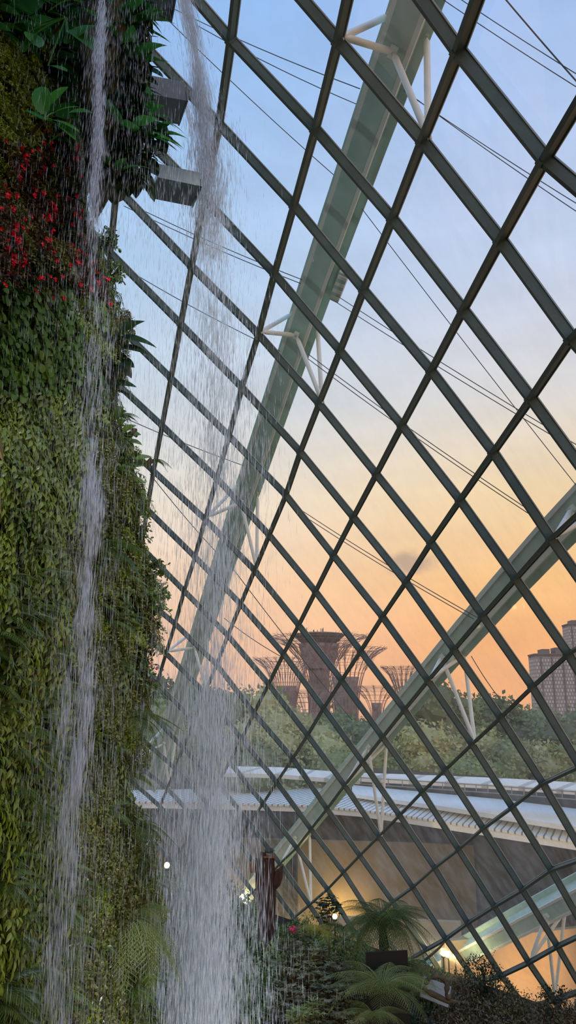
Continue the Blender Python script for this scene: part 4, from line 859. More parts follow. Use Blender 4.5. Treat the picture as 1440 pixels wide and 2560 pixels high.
def zone_text(x, y):
    if y < 340: v = 'at the shadowed wall top'
    elif y < 740: v = 'among the red flowers'
    elif y < 990: v = 'below the red flowers'
    elif y < 1310: v = 'beside the bright pointed creepers'
    elif y < 1650: v = 'at mid wall height'
    elif y < 1960: v = 'level with the far treetops'
    elif y < 2250: v = 'level with the far ribbed canopy'
    else: v = 'near the wall foot'
    e = np.interp(y, SY, SX); f = x/e
    h = 'at the frame edge' if f < .34 else ('under the narrow stream' if f < .8 else 'on the rim')
    return v, h
def kind_at(x, y):
    r = RNG.random(); e = np.interp(y, SY, SX); f = x/e
    if y < 340:
        if x < 85 and 90 < y: return 'fine'
        if x > 105 and y > 250: return 'creeper' if r < .35 else ('fine' if r < .6 else ('broad' if r < .8 else 'creeper_dark'))
        return 'broad' if r < .55 else ('dark' if r < .85 else 'creeper_dark')
    if y < 745:
        if x < 50 and y < 470: return 'fine' if r < .7 else 'redflower'
        if f < .78: return 'redflower' if r < .62 else ('olive' if r < .8 else 'dark')
        return 'creeper_dark' if r < .5 else ('fine' if r < .8 else 'creeper')
    if y < 990:
        if f < .62: return 'round' if r < .72 else ('creeper_dark' if r < .9 else 'fern')
        return 'creeper_dark' if r < .35 else ('fine' if r < .6 else ('round' if r < .8 else 'olive'))
    lim = 190-(y-990)*0.0 if y < 1310 else 120
    if x < lim: return 'creeper' if r < (.85 if y < 1310 else .5) else ('fern' if r < .9 else 'creeper_dark')
    if y < 1310: return 'creeper_dark' if r < .4 else ('fern' if r < .55 else ('olive' if r < .75 else ('creeper' if r < .9 else 'fine')))
    if 110 < x < 160 and 1380 < y < 1720 and r < .45: return 'grass'
    if y < 1960: return 'olive' if r < .45 else ('creeper_dark' if r < .7 else ('fern' if r < .85 else ('fine' if r < .95 else 'whiteflower')))
    if f > .72: return 'creeper_dark' if r < .55 else ('fern' if r < .7 else 'olive')
    return 'olive' if r < .6 else ('creeper_dark' if r < .8 else ('fern' if r < .88 else ('whiteflower' if r < .93 else 'fine')))
SZ = {'creeper': .95, 'creeper_dark': .9, 'round': 1.0, 'fine': .95, 'olive': 1.05, 'broad': .85, 'dark': .8, 'redflower': 1.0, 'broadbright': 1.0, 'grass': .8, 'fern': .95, 'whiteflower': .9}
counts = {}
step = 35
yy = -60
while yy < 2640:
    e = np.interp(yy, SY, SX); x = -45+U(0, step)
    while x < e+6:
        px, py = x+U(-9, 9), yy+U(-12, 12)
        k = kind_at(px, py)
        if counts.get(k, 0) < 295:
            P = wall_pt(px, py); n = wall_nrm(px, py)
            f = px/e
            if f > .86: n = unit(n+np.array([1.2, .2, 0]))
            v, h = zone_text(px, py); d, c = DESC[k]
            tx = d+' '+v+', '+h
            place(k, P+n*0.04, n, SZ[k]*U(.8, 1.2), tx, c, tx)
            counts[k] = counts.get(k, 0)+1
        x += step*U(.85, 1.15)
    yy += step*0.98
print('WALL PLANTS', sum(counts.values()), counts)
# undergrowth carpet between the plants
mb = MB(); lf = [leaf_shape(1, .5, 2, 'lance', .25, .3)]
for _ in range(11000):
    py = U(-80, 2700); e = np.interp(py, SY, SX); px = U(-60, e+4)
    P = wall_pt(px, py); n = np.array([.8, -.5, 0.1]) if px/e < .9 else np.array([1, .1, 0])
    put(mb, lf[0], P+unit(n)*U(0.0, .14)+rdir()*.05, unit(np.array([.3, U(-.6, .6), -1])), unit(n+rdir()*.5), U(.04, .10))
tag(mb.build('foliage_carpet', ML['olive']), 'dense small leaves carpeting the rock between the wall plants', 'foliage', kind='stuff')
# ---- leaves that stand out on the wall
def single(name, pxy, Y, leaves, mat, label, cat='plant', stemto=None, prof='broad', fold=.18, droop=.25, seg=10):
    """a plant whose big leaves are given by base / tip pixels at one distance"""
    base = at(*pxy, Y); root = empty(name, base); tag(root, label, cat)
    m0 = MB(); tube(m0, [np.array([-.25, .25, -.02]), (0, 0, 0)], 0.03, 6); m0.build('stem', M_STEM, root)
    for (b, t, w, dY) in leaves:
        B = at(*b, Y)-base; T = at(*t, Y+dY)-base; Ln = np.linalg.norm(T-B); mb = MB()
        tube(mb, curve3((0, 0, 0), B*.5+np.array([0, 0, .05]), B, 5), 0.012, 5)
        V, F = leaf_shape(Ln, w, seg, prof, fold, droop); V = V.copy(); V[:, 2] += droop*V[:, 1]*0.9
        mb.add(V@frame(T-B, [U(-.3, .3), -.75, .8]).T+B, F); mb.build('leaf', mat, root)
    return root
single('banana_plant', (285, 860), 12.9, [((290, 838), (362, 801), 0.45, .1), ((300, 845), (393, 868), 0.39, .2), ((298, 870), (372, 885), 0.33, .0), ((285, 905), (336, 918), 0.39, -.1), ((280, 880), (330, 945), 0.33, .2), ((285, 960), (342, 967), 0.30, .1), ((292, 975), (350, 1012), 0.14, .2)], ML['dark'], 'dark plant with big pointed leaves jutting from the wall edge into the sky')
single('round_leaf_shrub', (300, 1090), 13.0, [((290, 1050), (300, 1015), 0.24, 0), ((292, 1065), (312, 1048), 0.19, .1), ((310, 1080), (338, 1062), 0.24, .1), ((318, 1090), (352, 1085), 0.24, .1), ((325, 1105), (356, 1112), 0.26, .1), ((310, 1100), (325, 1140), 0.24, 0), ((340, 1150), (382, 1142), 0.22, .2), ((320, 1170), (365, 1160), 0.24, .1), ((300, 1180), (345, 1205), 0.34, .1), ((325, 1200), (360, 1205), 0.19, .1), ((290, 1120), (318, 1150), 0.24, 0)], ML['creeper_dark'], 'shrub with round paddle leaves on the outer rim below the pointed leaves', 'shrub', prof='oval')
single('orchid_leaf_plant', (335, 1085), 13.0, [((334, 1082), (337, 1070), .13, 0), ((336, 1088), (343, 1093), .07, 0)], M_RED if False else ML['brown'], 'single brown leaf sprig standing on the round leaved shrub', 'plant', prof='oval')
single('paddle_leaf_plant', (110, 300), 9.6, [((125, 262), (168, 215), .30, 0), ((112, 285), (100, 215), .28, 0), ((135, 282), (198, 266), .17, 0), ((130, 300), (200, 330), .22, .1), ((110, 300), (60, 275), .18, 0), ((140, 310), (190, 350), .24, .1)], ML['broadbright'], 'bright green paddle leaved plant in the dark above the red flowers', prof='oval', fold=.12)
single('banana_leaf_plant', (165, 45), 9.9, [((120, 30), (205, -8), .36, 0), ((165, 110), (235, 60), .40, .1), ((170, 75), (248, 130), .50, .1), ((95, 80), (60, 130), .40, 0), ((100, 60), (30, 60), .34, 0), ((70, 80), (98, 118), .30, 0), ((120, 165), (168, 178), .26, 0)], ML['broad'], 'large paddle leaved plant beside the narrow stream at the wall top', prof='oval', fold=.1)
# plants on the ledge
single('ledge_plant', (320, 170), 11.4, [((330, 165), (408, 192), 0.45, -.2), ((335, 120), (372, 158), 0.36, -.2), ((325, 150), (375, 158), 0.27, 0), ((350, 95), (397, 92), 0.24, -.1), ((330, 80), (362, 118), 0.24, -.1), ((320, 40), (358, 95), 0.30, 0), ((320, 185), (395, 212), 0.39, -.2)], ML['dark'], 'dark pointed leaf plant on the ledge above the middle trough', droop=.15)
single('ledge_plant', (370, 330), 11.4, [((380, 335), (433, 356), 0.36, -.2), ((375, 300), (420, 345), 0.33, -.2), ((385, 300), (404, 288), 0.36, -.1), ((385, 350), (415, 385), 0.30, -.1), ((370, 320), (420, 372), 0.39, 0), ((380, 380), (424, 378), 0.15, 0)], ML['dark'], 'dark pointed leaf plant on the ledge below the middle trough', droop=.15)
single('ledge_plant', (330, 420), 11.4, [((320, 425), (321, 494), 0.30, 0), ((335, 430), (340, 496), 0.30, 0), ((355, 430), (376, 483), 0.30, 0), ((365, 440), (386, 505), 0.20, -.1), ((310, 420), (302, 470), 0.30, 0), ((355, 400), (395, 440), 0.39, 0), ((345, 440), (355, 470), 0.21, 0)], ML['dark'], 'dark leaf plant hanging its tips from the underside of the ledge', droop=.1)
for (x, y, s) in [(225, 30, 1), (265, 20, 1.1), (300, 20, 1.0), (340, 35, .8), (240, 90, 1.1), (285, 80, 1.2), (325, 95, 1.0), (235, 150, 1.1), (275, 150, 1.2), (315, 165, 1.1), (340, 180, .7), (235, 210, 1.0), (270, 220, 1.2), (315, 235, 1.1), (345, 240, .7), (245, 275, 1.0), (290, 290, 1.2), (330, 300, 1.1), (365, 300, .8), (255, 335, 1), (300, 350, 1.2), (345, 350, 1.1), (380, 345, .7), (260, 390, .9), (300, 405, 1.1), (340, 400, 1.1), (375, 395, .7), (290, 440, .7), (330, 440, .8), (265, 430, .6)]:
    P = at(x, y, 10.9+0.4*abs(x-290)/90); v = 'top' if y < 140 else ('middle' if y < 300 else 'underside')
    h = 'left' if x < 270 else ('mid' if x < 330 else 'outer')
    place('dark' if RNG.random() < .55 else 'broad', P, np.array([.35, -.9, 0]), s*.95, 'dark leafy plant cloaking the %s of the ledge, %s part' % (v, h), 'plant', 'dark plants on the ledge %s %s' % (v, h), .5)
mb = MB()
for _ in range(2600):
    x = U(215, 375); y = U(-40, 460); P = at(x, y, 11.1+U(-.2, .4)); put(mb, lf[0], P, unit(np.array([U(-.4, .6), U(-.6, .2), -1])), unit(np.array([.2, -1, .4])+rdir()*.5), U(.08, .2))
tag(mb.build('ledge_foliage', ML['dark']), 'dense dark leaves covering the overhanging ledge', 'foliage', kind='stuff')

# ferns that stand out
def fern_at(px, py, Y, Ln, n, mat, label, spread=(-1.35, 1.35), face=0.0, bip=True, lo=-.1, hi=.8, pairs=20, droop=.6, name='arching_fern', pw=.28, sc=(.8, 1.1)):
    root = empty(name, at(px, py, Y), face); tag(root, label, 'fern')
    me = [frond_mesh(mat, Ln, pairs, pw, droop*d, 'frond', bip) for d in (.7, 1.1)]
    for i in range(n):
        a = spread[0]+(spread[1]-spread[0])*(i+.5)/n+U(-.12, .12); f = link('frond', me[i % 2], root); f.rotation_euler = (U(lo, hi), U(-.2, .2), a-PI/2); f.scale = (U(*sc),)*3
    m0 = MB(); tube(m0, [(-.1, 0, -.1), (.02, 0, .03)], 0.05, 8); m0.build('crown_stub', M_BARK, root)
    return root
fern_at(318, 2300, 12.4, 1.0, 7, ML['fernpale'], 'large pale fern arching out over the waterfall foot', (-1.2, .9), -.5, lo=-.25, hi=.35, droop=.95, pw=.34)
fern_at(335, 2275, 12.6, .62, 3, ML['fernpale'], 'smaller pale fern frond cluster pointing at the waterfall', (-.6, .5), -.2, lo=-.1, hi=.2, droop=.35, pw=.36)
fern_at(378, 1152, 13.1, .36, 3, ML['fern'], 'small fern hanging its fronds past the bars at the wall edge', (-.7, .2), -.1, lo=.05, hi=.3, droop=.9)
fern_at(345, 1480, 13.0, .5, 6, ML['fern'], 'fern reaching from the rim under the dark bar crossing', (-1, .8), -.1, bip=False)
fern_at(250, 1370, 11.6, .75, 6, ML['fern'], 'long fern sprawling from behind the narrow stream', (-1.2, .8), -.3, lo=-.3, hi=.2, bip=False, droop=.4)
fern_at(330, 1800, 12.6, .6, 7, ML['fern'], 'fern drooping from the rim beside the far treetops', (-1.2, 1), -.2, droop=1.0)
fern_at(340, 2070, 12.8, .5, 6, ML['fern'], 'fern on the rim level with the ribbed canopy', (-1.2, 1), -.2, droop=.8)
def rim_shrub(px, py, Y, n, mat, label, r=.3, s=(.05, .09), fl=None):
    root = empty('rim_shrub', at(px, py, Y)); tag(root, label, 'shrub'); mb = MB(); st = MB(); lfm = leaf_shape(1, .5, 4, 'oval', .2, .2)
    for i in range(n):
        d = unit(np.array([U(-.2, 1), U(-.8, .6), U(-.7, .9)])); P = curve3((-.25, .2, -.1), d*r*.5+np.array([0, 0, .06]), d*r*U(.6, 1.15), 7); tube(st, P, .005, 4)
        for k in range(2, 7):
            for q in range(2): put(mb, lfm, P[k], unit(d*.5+rdir()), unit(rdir()+np.array([0, -.5, .8])), U(*s))
    mb.build('leaves', mat, root); st.build('twigs', M_STEM, root)
    if fl:
        fm = MB()
        for k in range(14): flower(fm, np.array([U(.1, .3), U(-.1, .1), U(-.5, -.1)]), rdir(), .022)
        fm.build('flower_cluster', fl, root)
for i, (x, y, m, t) in enumerate([(385, 1430, 'creeper_dark', 'dark shrub with glossy leaves at the bulge of the outer rim'), (405, 1500, 'creeper_dark', 'leafy twigs reaching furthest from the rim towards the bars'), (370, 1560, 'dark', 'dark shrub in shade under the rim bulge'), (360, 1690, 'creeper_dark', 'shrub with curling leaves above the treetops at the rim'), (335, 1250, 'creeper_dark', 'shrub on the rim beside the steep bar end'), (345, 1330, 'fern', 'feathery shrub on the rim with sky showing through'), (280, 600, 'creeper_dark', 'shrub leaning against the dark post below the ledge'), (215, 470, 'creeper_dark', 'small leafy twig in the gap of sky below the ledge'), (300, 690, 'creeper_dark', 'twiggy shrub at the rim below the dark post')]):
    rim_shrub(x-14, y, 13.0, 26, ML[m], t, .34 if i < 6 else .24)
rim_shrub(352, 1630, 13.0, 14, ML['dark'], 'shrub with a hanging pink flower cluster on the rim', .3, fl=M_PINK)
rim_shrub(325, 2030, 12.9, 16, ML['creeper_dark'], 'shrub with white flowers on the rim by the ribbed canopy', .28, fl=M_WHITE)
# dry curled leaf at the frame edge
single('dry_leaf_plant', (-25, 1150), 6.6, [((-22, 1040), (10, 1160), .08, 0), ((-22, 1170), (4, 1290), .07, 0)], ML['rhodo'], 'pale curled dry leaf at the frame edge beside the bright creepers', prof='lance')

# ------------------------------------------------------------------ water troughs
M_TROUGH = solid('trough_metal', s2l(86, 98, 102), rough=0.45, var=0.2, scale=3, spec=0.5)
def trough(pa, pb, Ya, Yb, hpx, label, wid=.34):
    a = at(*pa, Ya); b = at(*pb, Yb); root = empty('water_trough', a); tag(root, label, 'water spout')
    d = b-a; Ln = np.linalg.norm(d); M = frame(d, [0, 0, 1]); h = hpx/FPX*Ya*1.1
    for (nm, lo, hi) in [('trough_floor', (-wid, 0, -h), (wid, Ln, -h+.04)), ('side_panel', (-wid, 0, -h+.041), (-wid+.035, Ln, .0)), ('side_panel', (wid-.035, 0, -h+.041), (wid, Ln, .0)), ('lip', (-wid-.02, Ln+.001, -h-.015), (wid+.02, Ln+.03, -h*.45))]:
        mb = MB(); box(mb, lo, hi, M); mb.build(nm, M_TROUGH, root)
    mb = MB(); box(mb, (-wid+.036, 0, -h+.042), (wid-.036, Ln-.01, -h*.4), M); mb.build('water', WAT, root)
WAT = watermat('trough_water', 0.35)
trough((340, -8), (428, -2), 13.0, 13.2, 30, 'topmost dark trough spilling the tall waterfall')
trough((345, 216), (452, 236), 12.9, 13.2, 58, 'middle dark trough jutting from the ledge into the falling water')
trough((385, 436), (490, 458), 13.4, 13.7, 40, 'lowest dark trough jutting out behind the ledge tips')

# ------------------------------------------------------------------ falling water
W1m = watermat('falling_water', 0.35); W2m = watermat('water_spray', 0.5)
SP_F = [(0, 1, 3), (1, 2, 3), (2, 0, 3), (1, 0, 4), (2, 1, 4), (0, 2, 4)]
def spindles(P, D, Ln, R):
    """many slender drops: centres P, directions D, lengths, radii -> vertex array + faces"""
    n = len(P); D = D/np.linalg.norm(D, axis=1)[:, None]
    X = np.cross(D, np.tile([0.2, 1.0, 0.1], (n, 1))); X /= np.linalg.norm(X, axis=1)[:, None]; Y = np.cross(D, X)
    V = np.zeros((n, 5, 3))
    for k in range(3):
        a = 2*PI*k/3; V[:, k] = P+R[:, None]*(X*math.cos(a)+Y*math.sin(a))+D*(Ln*0.15)[:, None]
    V[:, 3] = P-D*(Ln*.5)[:, None]; V[:, 4] = P+D*(Ln*.5)[:, None]
    F = (np.array(SP_F)[None]+np.arange(n)[:, None, None]*5).reshape(-1, 3)
    return V.reshape(-1, 3), F
def drops_mesh(name, mat, parent, org, P, D, Ln, R):
    V, F = spindles(P-org, D, Ln, R); me = bpy.data.meshes.new(name)
    me.vertices.add(len(V)); me.vertices.foreach_set('co', V.ravel()); me.loops.add(len(F)*3); me.loops.foreach_set('vertex_index', F.ravel().astype(np.int32))
    me.polygons.add(len(F)); me.polygons.foreach_set('loop_start', np.arange(len(F), dtype=np.int32)*3); me.polygons.foreach_set('loop_total', np.full(len(F), 3, np.int32))
    me.materials.append(mat); me.update(); me.validate(); o = link(name, me, parent); o['kind'] = 'stuff'; return o
def ray_many(px, py, Y):
    u = (px-720)/FPX; v = -(py-1280)/FPX; r = np.stack([u, _c-v*_s, _s+v*_c], 1); return r*(Y/r[:, 1])[:, None]
def fall(path, n, Yb, ysd, rad, lng, sig_scale=1.0, clusters=0, ylim=None, bias=None):
    """sample drops along a falling path given as (x, y, sigma) pixels at distance Yb"""
    a = np.array(path, float); y0, y1 = ylim or (a[0, 1], a[-1, 1])
    if clusters:
        cy = RNG.uniform(y0, y1, clusters); w = RNG.gamma(.8, 1.0, clusters); w /= w.sum(); ci = RNG.choice(clusters, n, p=w)
        y = cy[ci]+RNG.normal(0, 55, n); cx = RNG.normal(0, .7, clusters)[ci]; y = np.clip(y, y0, y1)
    else: y = RNG.uniform(y0, y1, n) if bias is None else y0+(y1-y0)*RNG.uniform(0, 1, n)**bias; cx = 0
    sg = np.interp(y, a[:, 1], a[:, 2])*sig_scale; x = np.interp(y, a[:, 1], a[:, 0])+sg*(cx+RNG.normal(0, 1 if not clusters else .45, n))
    Y = Yb+RNG.normal(0, ysd, n)
    P = ray_many(x, y, Y); x2 = np.interp(y+40, a[:, 1], a[:, 0])-np.interp(y, a[:, 1], a[:, 0])
    D = np.stack([x2/40*np.where(y < 420, 1.0, 0.0)+0.035*(x-720)/720*0+RNG.normal(0, .03, n), RNG.normal(0, .03, n), -np.ones(n)], 1)
    f = np.interp(y, [0, 400, 2600], [.8, .9, 1.15])
    Ln = RNG.uniform(*lng, n)*f*(Yb/14); R = RNG.uniform(*rad, n)*(Yb/14)*np.where(RNG.random(n) < .12, 1.5, 1.0)
    return P, D, Ln, R
MAIN = [(448, -80, 9), (466, 20, 16), (484, 100, 17), (494, 180, 18), (503, 250, 24), (512, 330, 30), (517, 420, 34), (521, 520, 40), (527, 680, 48), (534, 820, 54), (541, 1000, 60), (546, 1200, 60), (545, 1400, 56), (540, 1600, 56), (535, 1800, 58), (533, 2000, 60), (522, 2200, 58), (508, 2400, 62), (496, 2600, 68), (494, 2750, 70)]
org = at(448, -20, 14.0); root = empty('waterfall', org); tag(root, 'tall white waterfall dropping from the topmost trough before the glass', 'waterfall')
def cat(*A): return [np.concatenate(q) for q in zip(*A)]
drops_mesh('water_stream', W1m, root, org, *cat(fall(MAIN, 2600, 14.0, .25, (.003, .006), (.12, .5), .38), fall(MAIN, 2200, 14.0, .2, (.003, .006), (.15, .45), .5, ylim=(160, 640)), fall(MAIN, 1500, 14.0, .2, (.003, .006), (.12, .4), .55, ylim=(210, 560)), fall(MAIN, 1400, 14.0, .3, (.0026, .005), (.15, .5), .9, ylim=(700, 1900)), fall(MAIN, 3600, 14.0, .3, (.003, .006), (.15, .55), .95, 80), fall(MAIN, 2000, 14.0, .25, (.003, .006), (.15, .5), .42, ylim=(1950, 2750), bias=.75)))
drops_mesh('water_spray', W2m, root, org, *cat(fall(MAIN, 9500, 14.0, .5, (.0018, .004), (.08, .35), 1.15), fall(MAIN, 8000, 14.0, .5, (.0018, .0042), (.10, .40), 1.0, ylim=(1650, 2700), bias=.65), fall([(450, 1900, 60), (455, 2200, 70), (450, 2700, 85)], 5000, 14.6, .6, (.0018, .004), (.08, .35))))
mbs = MB()
for k in range(70):   # smooth cords of water leaving the trough lip
    o1 = RNG.normal(0, .8); pts = []
    for y in np.linspace(-60, U(120, 330), 14): pts.append(at(np.interp(y, [p[1] for p in MAIN], [p[0] for p in MAIN])+o1*np.interp(y, [p[1] for p in MAIN], [p[2] for p in MAIN])*.9, y, 14.0+.1*o1)-org)
    tube(mbs, pts, np.linspace(.009, .003, 14), 4)
mbs.build('water_cords', W1m, root)
# spill from the middle trough
SP2 = [(455, 238, 3), (466, 262, 5), (474, 300, 6), (482, 350, 8), (490, 450, 12)]
org = at(456, 240, 13.4); root = empty('waterfall', org); tag(root, 'short curved spill from the middle trough joining the tall waterfall', 'waterfall')
drops_mesh('water_stream', W1m, root, org, *fall(SP2, 260, 13.5, .1, (.002, .004), (.10, .3)))
mbs = MB()
for k in range(12):
    o1 = RNG.normal(0, 1); mbs_p = [at(np.interp(y, [p[1] for p in SP2], [p[0] for p in SP2])+o1*np.interp(y, [p[1] for p in SP2], [p[2] for p in SP2])*.6, y, 13.4)-org for y in np.linspace(236, 340, 8)]
    tube(mbs, mbs_p, .003, 4)
mbs.build('water_cords', W1m, root)
# narrow stream over the planted wall
LEFT = [(264, -80, 12), (256, 60, 13), (247, 160, 13), (244, 300, 13), (240, 420, 15), (236, 520, 15), (232, 640, 16), (242, 760, 20), (244, 880, 24), (232, 1000, 28), (220, 1150, 26), (216, 1350, 24), (212, 1500, 26), (205, 1650, 26), (200, 1800, 26), (188, 1950, 28), (170, 2100, 24), (160, 2250, 24), (152, 2400, 24), (142, 2600, 26), (138, 2750, 26)]
org = at(262, -20, 9.2); root = empty('waterfall', org); tag(root, 'narrow white stream tumbling down the planted wall', 'waterfall')
drops_mesh('water_stream', W1m, root, org, *cat(fall(LEFT, 1500, 9.3, .15, (.003, .0075), (.2, .6), .8, 30, ylim=(-80, 1650)), fall(LEFT, 900, 9.3, .15, (.003, .007), (.2, .6), .8, 18, ylim=(1200, 2700)), fall(LEFT, 800, 9.3, .15, (.003, .0065), (.15, .5), .5, ylim=(-80, 560)), fall(LEFT, 700, 9.3, .15, (.003, .006), (.15, .5), .7)))
drops_mesh('water_spray', W2m, root, org, *fall(LEFT, 4200, 9.3, .3, (.0014, .0032), (.12, .45), 1.8))
# thin drips everywhere in front of the ledge and wall
org = at(300, 100, 10.0)
o = drops_mesh('drip_curtain', W2m, None, np.zeros(3), *cat(fall([(320, -80, 70), (330, 300, 80), (345, 600, 90)], 1700, 10.2, .3, (.0016, .0036), (.12, .42)), fall([(200, -80, 130), (200, 2700, 130)], 5200, 9.0, .4, (.0014, .003), (.12, .45)), fall([(450, 300, 100), (420, 2700, 130)], 5200, 13.0, .6, (.0016, .0034), (.10, .4)), fall([(640, 2250, 45), (660, 2700, 70)], 650, 14.5, .4, (.0016, .0032), (.08, .3))))
tag(o, 'thin water drips falling all across the planted wall and ledge', 'water drips', kind='stuff')
# ------------------------------------------------------------------ the planting bed
def shrub(name, px, py, Y, R, Hh, mat, label, n=420, s=(.08, .14), lp=('lance', .36), whorl=True, stem=True, group=None, cat_='shrub', flowers=None):
    """a shrub whose crown top is seen at a pixel"""
    top = at(px, py, Y); g = gz(top[0], Y); H = max(.5, top[2]-g); root = empty(name, (top[0], Y, g), U(0, 6.28)); tag(root, label, cat_, group)
    mb = MB(); st = MB(); lfm = leaf_shape(1, lp[1], 4, lp[0], .18, .3); Hc = min(H, Hh)
    nb = n//7 if whorl else n//9
    for i in range(nb):
        d = unit(rdir()*np.array([1, 1, .9])+np.array([0, 0, .35])); q = RNG.uniform(.55, 1.08)
        p = np.array([0, 0, H-Hc*.55])+d*np.array([R, R, Hc*.55])*q
        if i % 3 == 0 and stem: tube(st, curve3((U(-.1, .1), U(-.1, .1), max(0, H-Hc*1.2)), p*np.array([.4, .4, .7]), p, 5), [.025, .02, .014, .01, .006], 4)
        for k in range(7 if whorl else 9):
            if whorl: a = 2*PI*k/7+U(-.2, .2); al = unit(d*.55+np.array([math.cos(a), math.sin(a), U(-.2, .35)])); pp = p
            else: al = unit(d*.4+rdir()); pp = p+rdir()*R*.16
            put(mb, lfm, pp, al, unit(d+np.array([0, 0, .6])), U(*s))
    tube(st, [(0, 0, -.05), (0.03, 0, H*.35), (0, 0.02, H*.7)], [.06, .05, .03], 7)
    mb.build('leaves', mat, root); st.build('branches', M_BARK, root)
    if flowers:
        fm = MB()
        for k in range(10): flower(fm, np.array([U(-.2, .2), U(-.2, .2), H+U(-.05, .1)]), rdir(), .09)
        fm.build('flowers', flowers, root)
    return root
# hedge bank behind the waterfall foot
bank = [(405, 2185, 47), (440, 2160, 48), (480, 2175, 46), (520, 2185, 46), (560, 2200, 45), (600, 2222, 44), (635, 2262, 43), (670, 2300, 42), (425, 2260, 43), (470, 2270, 42), (515, 2280, 42), (560, 2290, 41), (605, 2310, 40), (650, 2350, 39), (430, 2350, 40), (480, 2370, 39), (535, 2380, 38), (590, 2400, 38), (640, 2430, 37), (420, 2440, 37), (480, 2460, 36), (545, 2470, 35), (610, 2490, 35), (665, 2510, 35), (400, 2520, 34), (470, 2540, 34), (700, 2350, 40), (685, 2420, 38)]
for i, (x, y, Y) in enumerate(bank):
    row = 'crest' if y < 2245 else ('upper slope' if y < 2330 else ('middle slope' if y < 2440 else 'lower slope'))
    side = 'left of the fall' if x < 490 else ('behind the fall' if x < 575 else 'right of the fall')
    t = 'soft green bush on the bank %s, %s' % (row, side)
    shrub('bank_bush', x+U(-6, 6), y, Y, U(1.1, 1.5), 2.4, ML['bush'] if i % 4 else ML['fern'], t, 620, (.10, .18), ('oval', .6), False, group=t)
# rhododendrons
rh = [(735, 2325, 37), (770, 2350, 36), (720, 2380, 36.5), (800, 2365, 36), (830, 2385, 35.5), (765, 2410, 35), (860, 2400, 35.5), (815, 2435, 34.5), (725, 2460, 34.5), (775, 2480, 34), (850, 2460, 34), (830, 2515, 33.5), (740, 2530, 33.5), (790, 2550, 33), (880, 2440, 35), (700, 2500, 34)]
for i, (x, y, Y) in enumerate(rh):
    nm = ['topmost, with pink blooms', 'second from the top', 'at the waterfall edge, upper', 'upper middle', 'beside the black board, upper', 'in the middle of the mass', 'under the fern tree', 'below the middle', 'at the waterfall edge, middle', 'lower middle', 'left of the pale fern', 'lower right', 'at the waterfall edge, lower', 'bottom middle', 'against the fern tree trunk', 'furthest into the falling drops'][i]
    shrub('rhododendron', x, y, Y, U(.75, 1.0), 1.7, ML['rhodo'] if i % 3 else ML['brown'], 'olive brown whorled leaf shrub, '+nm, 640, (.13, .22), ('lance', .30), True, flowers=M_PINK if i == 0 else None)
shrub('bromeliad_clump', 775, 2500, 32.6, .7, .8, ML['fernpale'], 'light green rosette clump low among the olive brown shrubs', 260, (.2, .3), ('lance', .22))
shrub('bromeliad_clump', 745, 2520, 32.6, .4, .6, ML['fernpale'], 'small light green rosette beside the lower falling drops', 160, (.2, .3), ('lance', .22))
# dark shrubs along the right
dk = [(1180, 2385, 39, .9, 2.2, 'dark'), (1205, 2375, 39, .8, 2.2, 'dark'), (1160, 2430, 38, .9, 1.8, 'brown'), (1230, 2420, 38, .9, 1.9, 'dark'), (1265, 2455, 38, 1.0, 1.8, 'brown'), (1135, 2490, 37, .9, 1.5, 'brown'), (1190, 2470, 37, 1.0, 1.8, 'brown'), (1240, 2490, 36.5, 1.0, 1.6, 'brown'), (1300, 2488, 37.5, 1.0, 1.5, 'brown'), (1345, 2500, 37.5, .9, 1.4, 'brown'), (1385, 2460, 38.5, .8, 1.6, 'dark'), (1420, 2480, 38, .9, 1.5, 'brown'), (1150, 2530, 35.5, 1.0, 1.5, 'brown'), (1210, 2530, 35.5, 1.1, 1.5, 'brown'), (1280, 2535, 36, 1.1, 1.5, 'brown'), (1350, 2540, 36, 1.1, 1.4, 'brown'), (1415, 2535, 36, 1.0, 1.4, 'brown'), (1090, 2530, 35.5, .9, 1.2, 'brown'), (1040, 2545, 35, .8, 1.0, 'dark'), (1470, 2500, 38, 1, 1.6, 'brown')]
for i, (x, y, Y, R, Hh, m) in enumerate(dk):
    nm = ['tallest dark bush against the buff lit panes, inner half', 'tallest dark bush against the buff lit panes, outer half', 'reddish brown bush below the three lamps', 'dark bush right of the tallest one', 'brown bush where the bars meet the bed', 'brown bush beside the driftwood ring', 'brown bush under the tallest dark bush', 'brown bush low under the bar foot', 'brown bush in front of the orange wall, first', 'brown bush in front of the orange wall, second', 'dark bush standing before the twin white struts', 'brown bush right of the twin white struts', 'brown bush at the bottom edge below the driftwood', 'brown bush at the bottom edge under the tallest bush', 'brown bush at the bottom edge before the pillar', 'brown bush at the bottom edge before the orange wall', 'brown bush in the bottom corner', 'brown bush right of the pale fern', 'dark bush under the pale fern tips', 'brown bush just past the bottom corner'][i]
    shrub('twiggy_bush', x, y, Y, R, Hh, ML[m], nm, 620, (.07, .13), ('oval', .5), False)
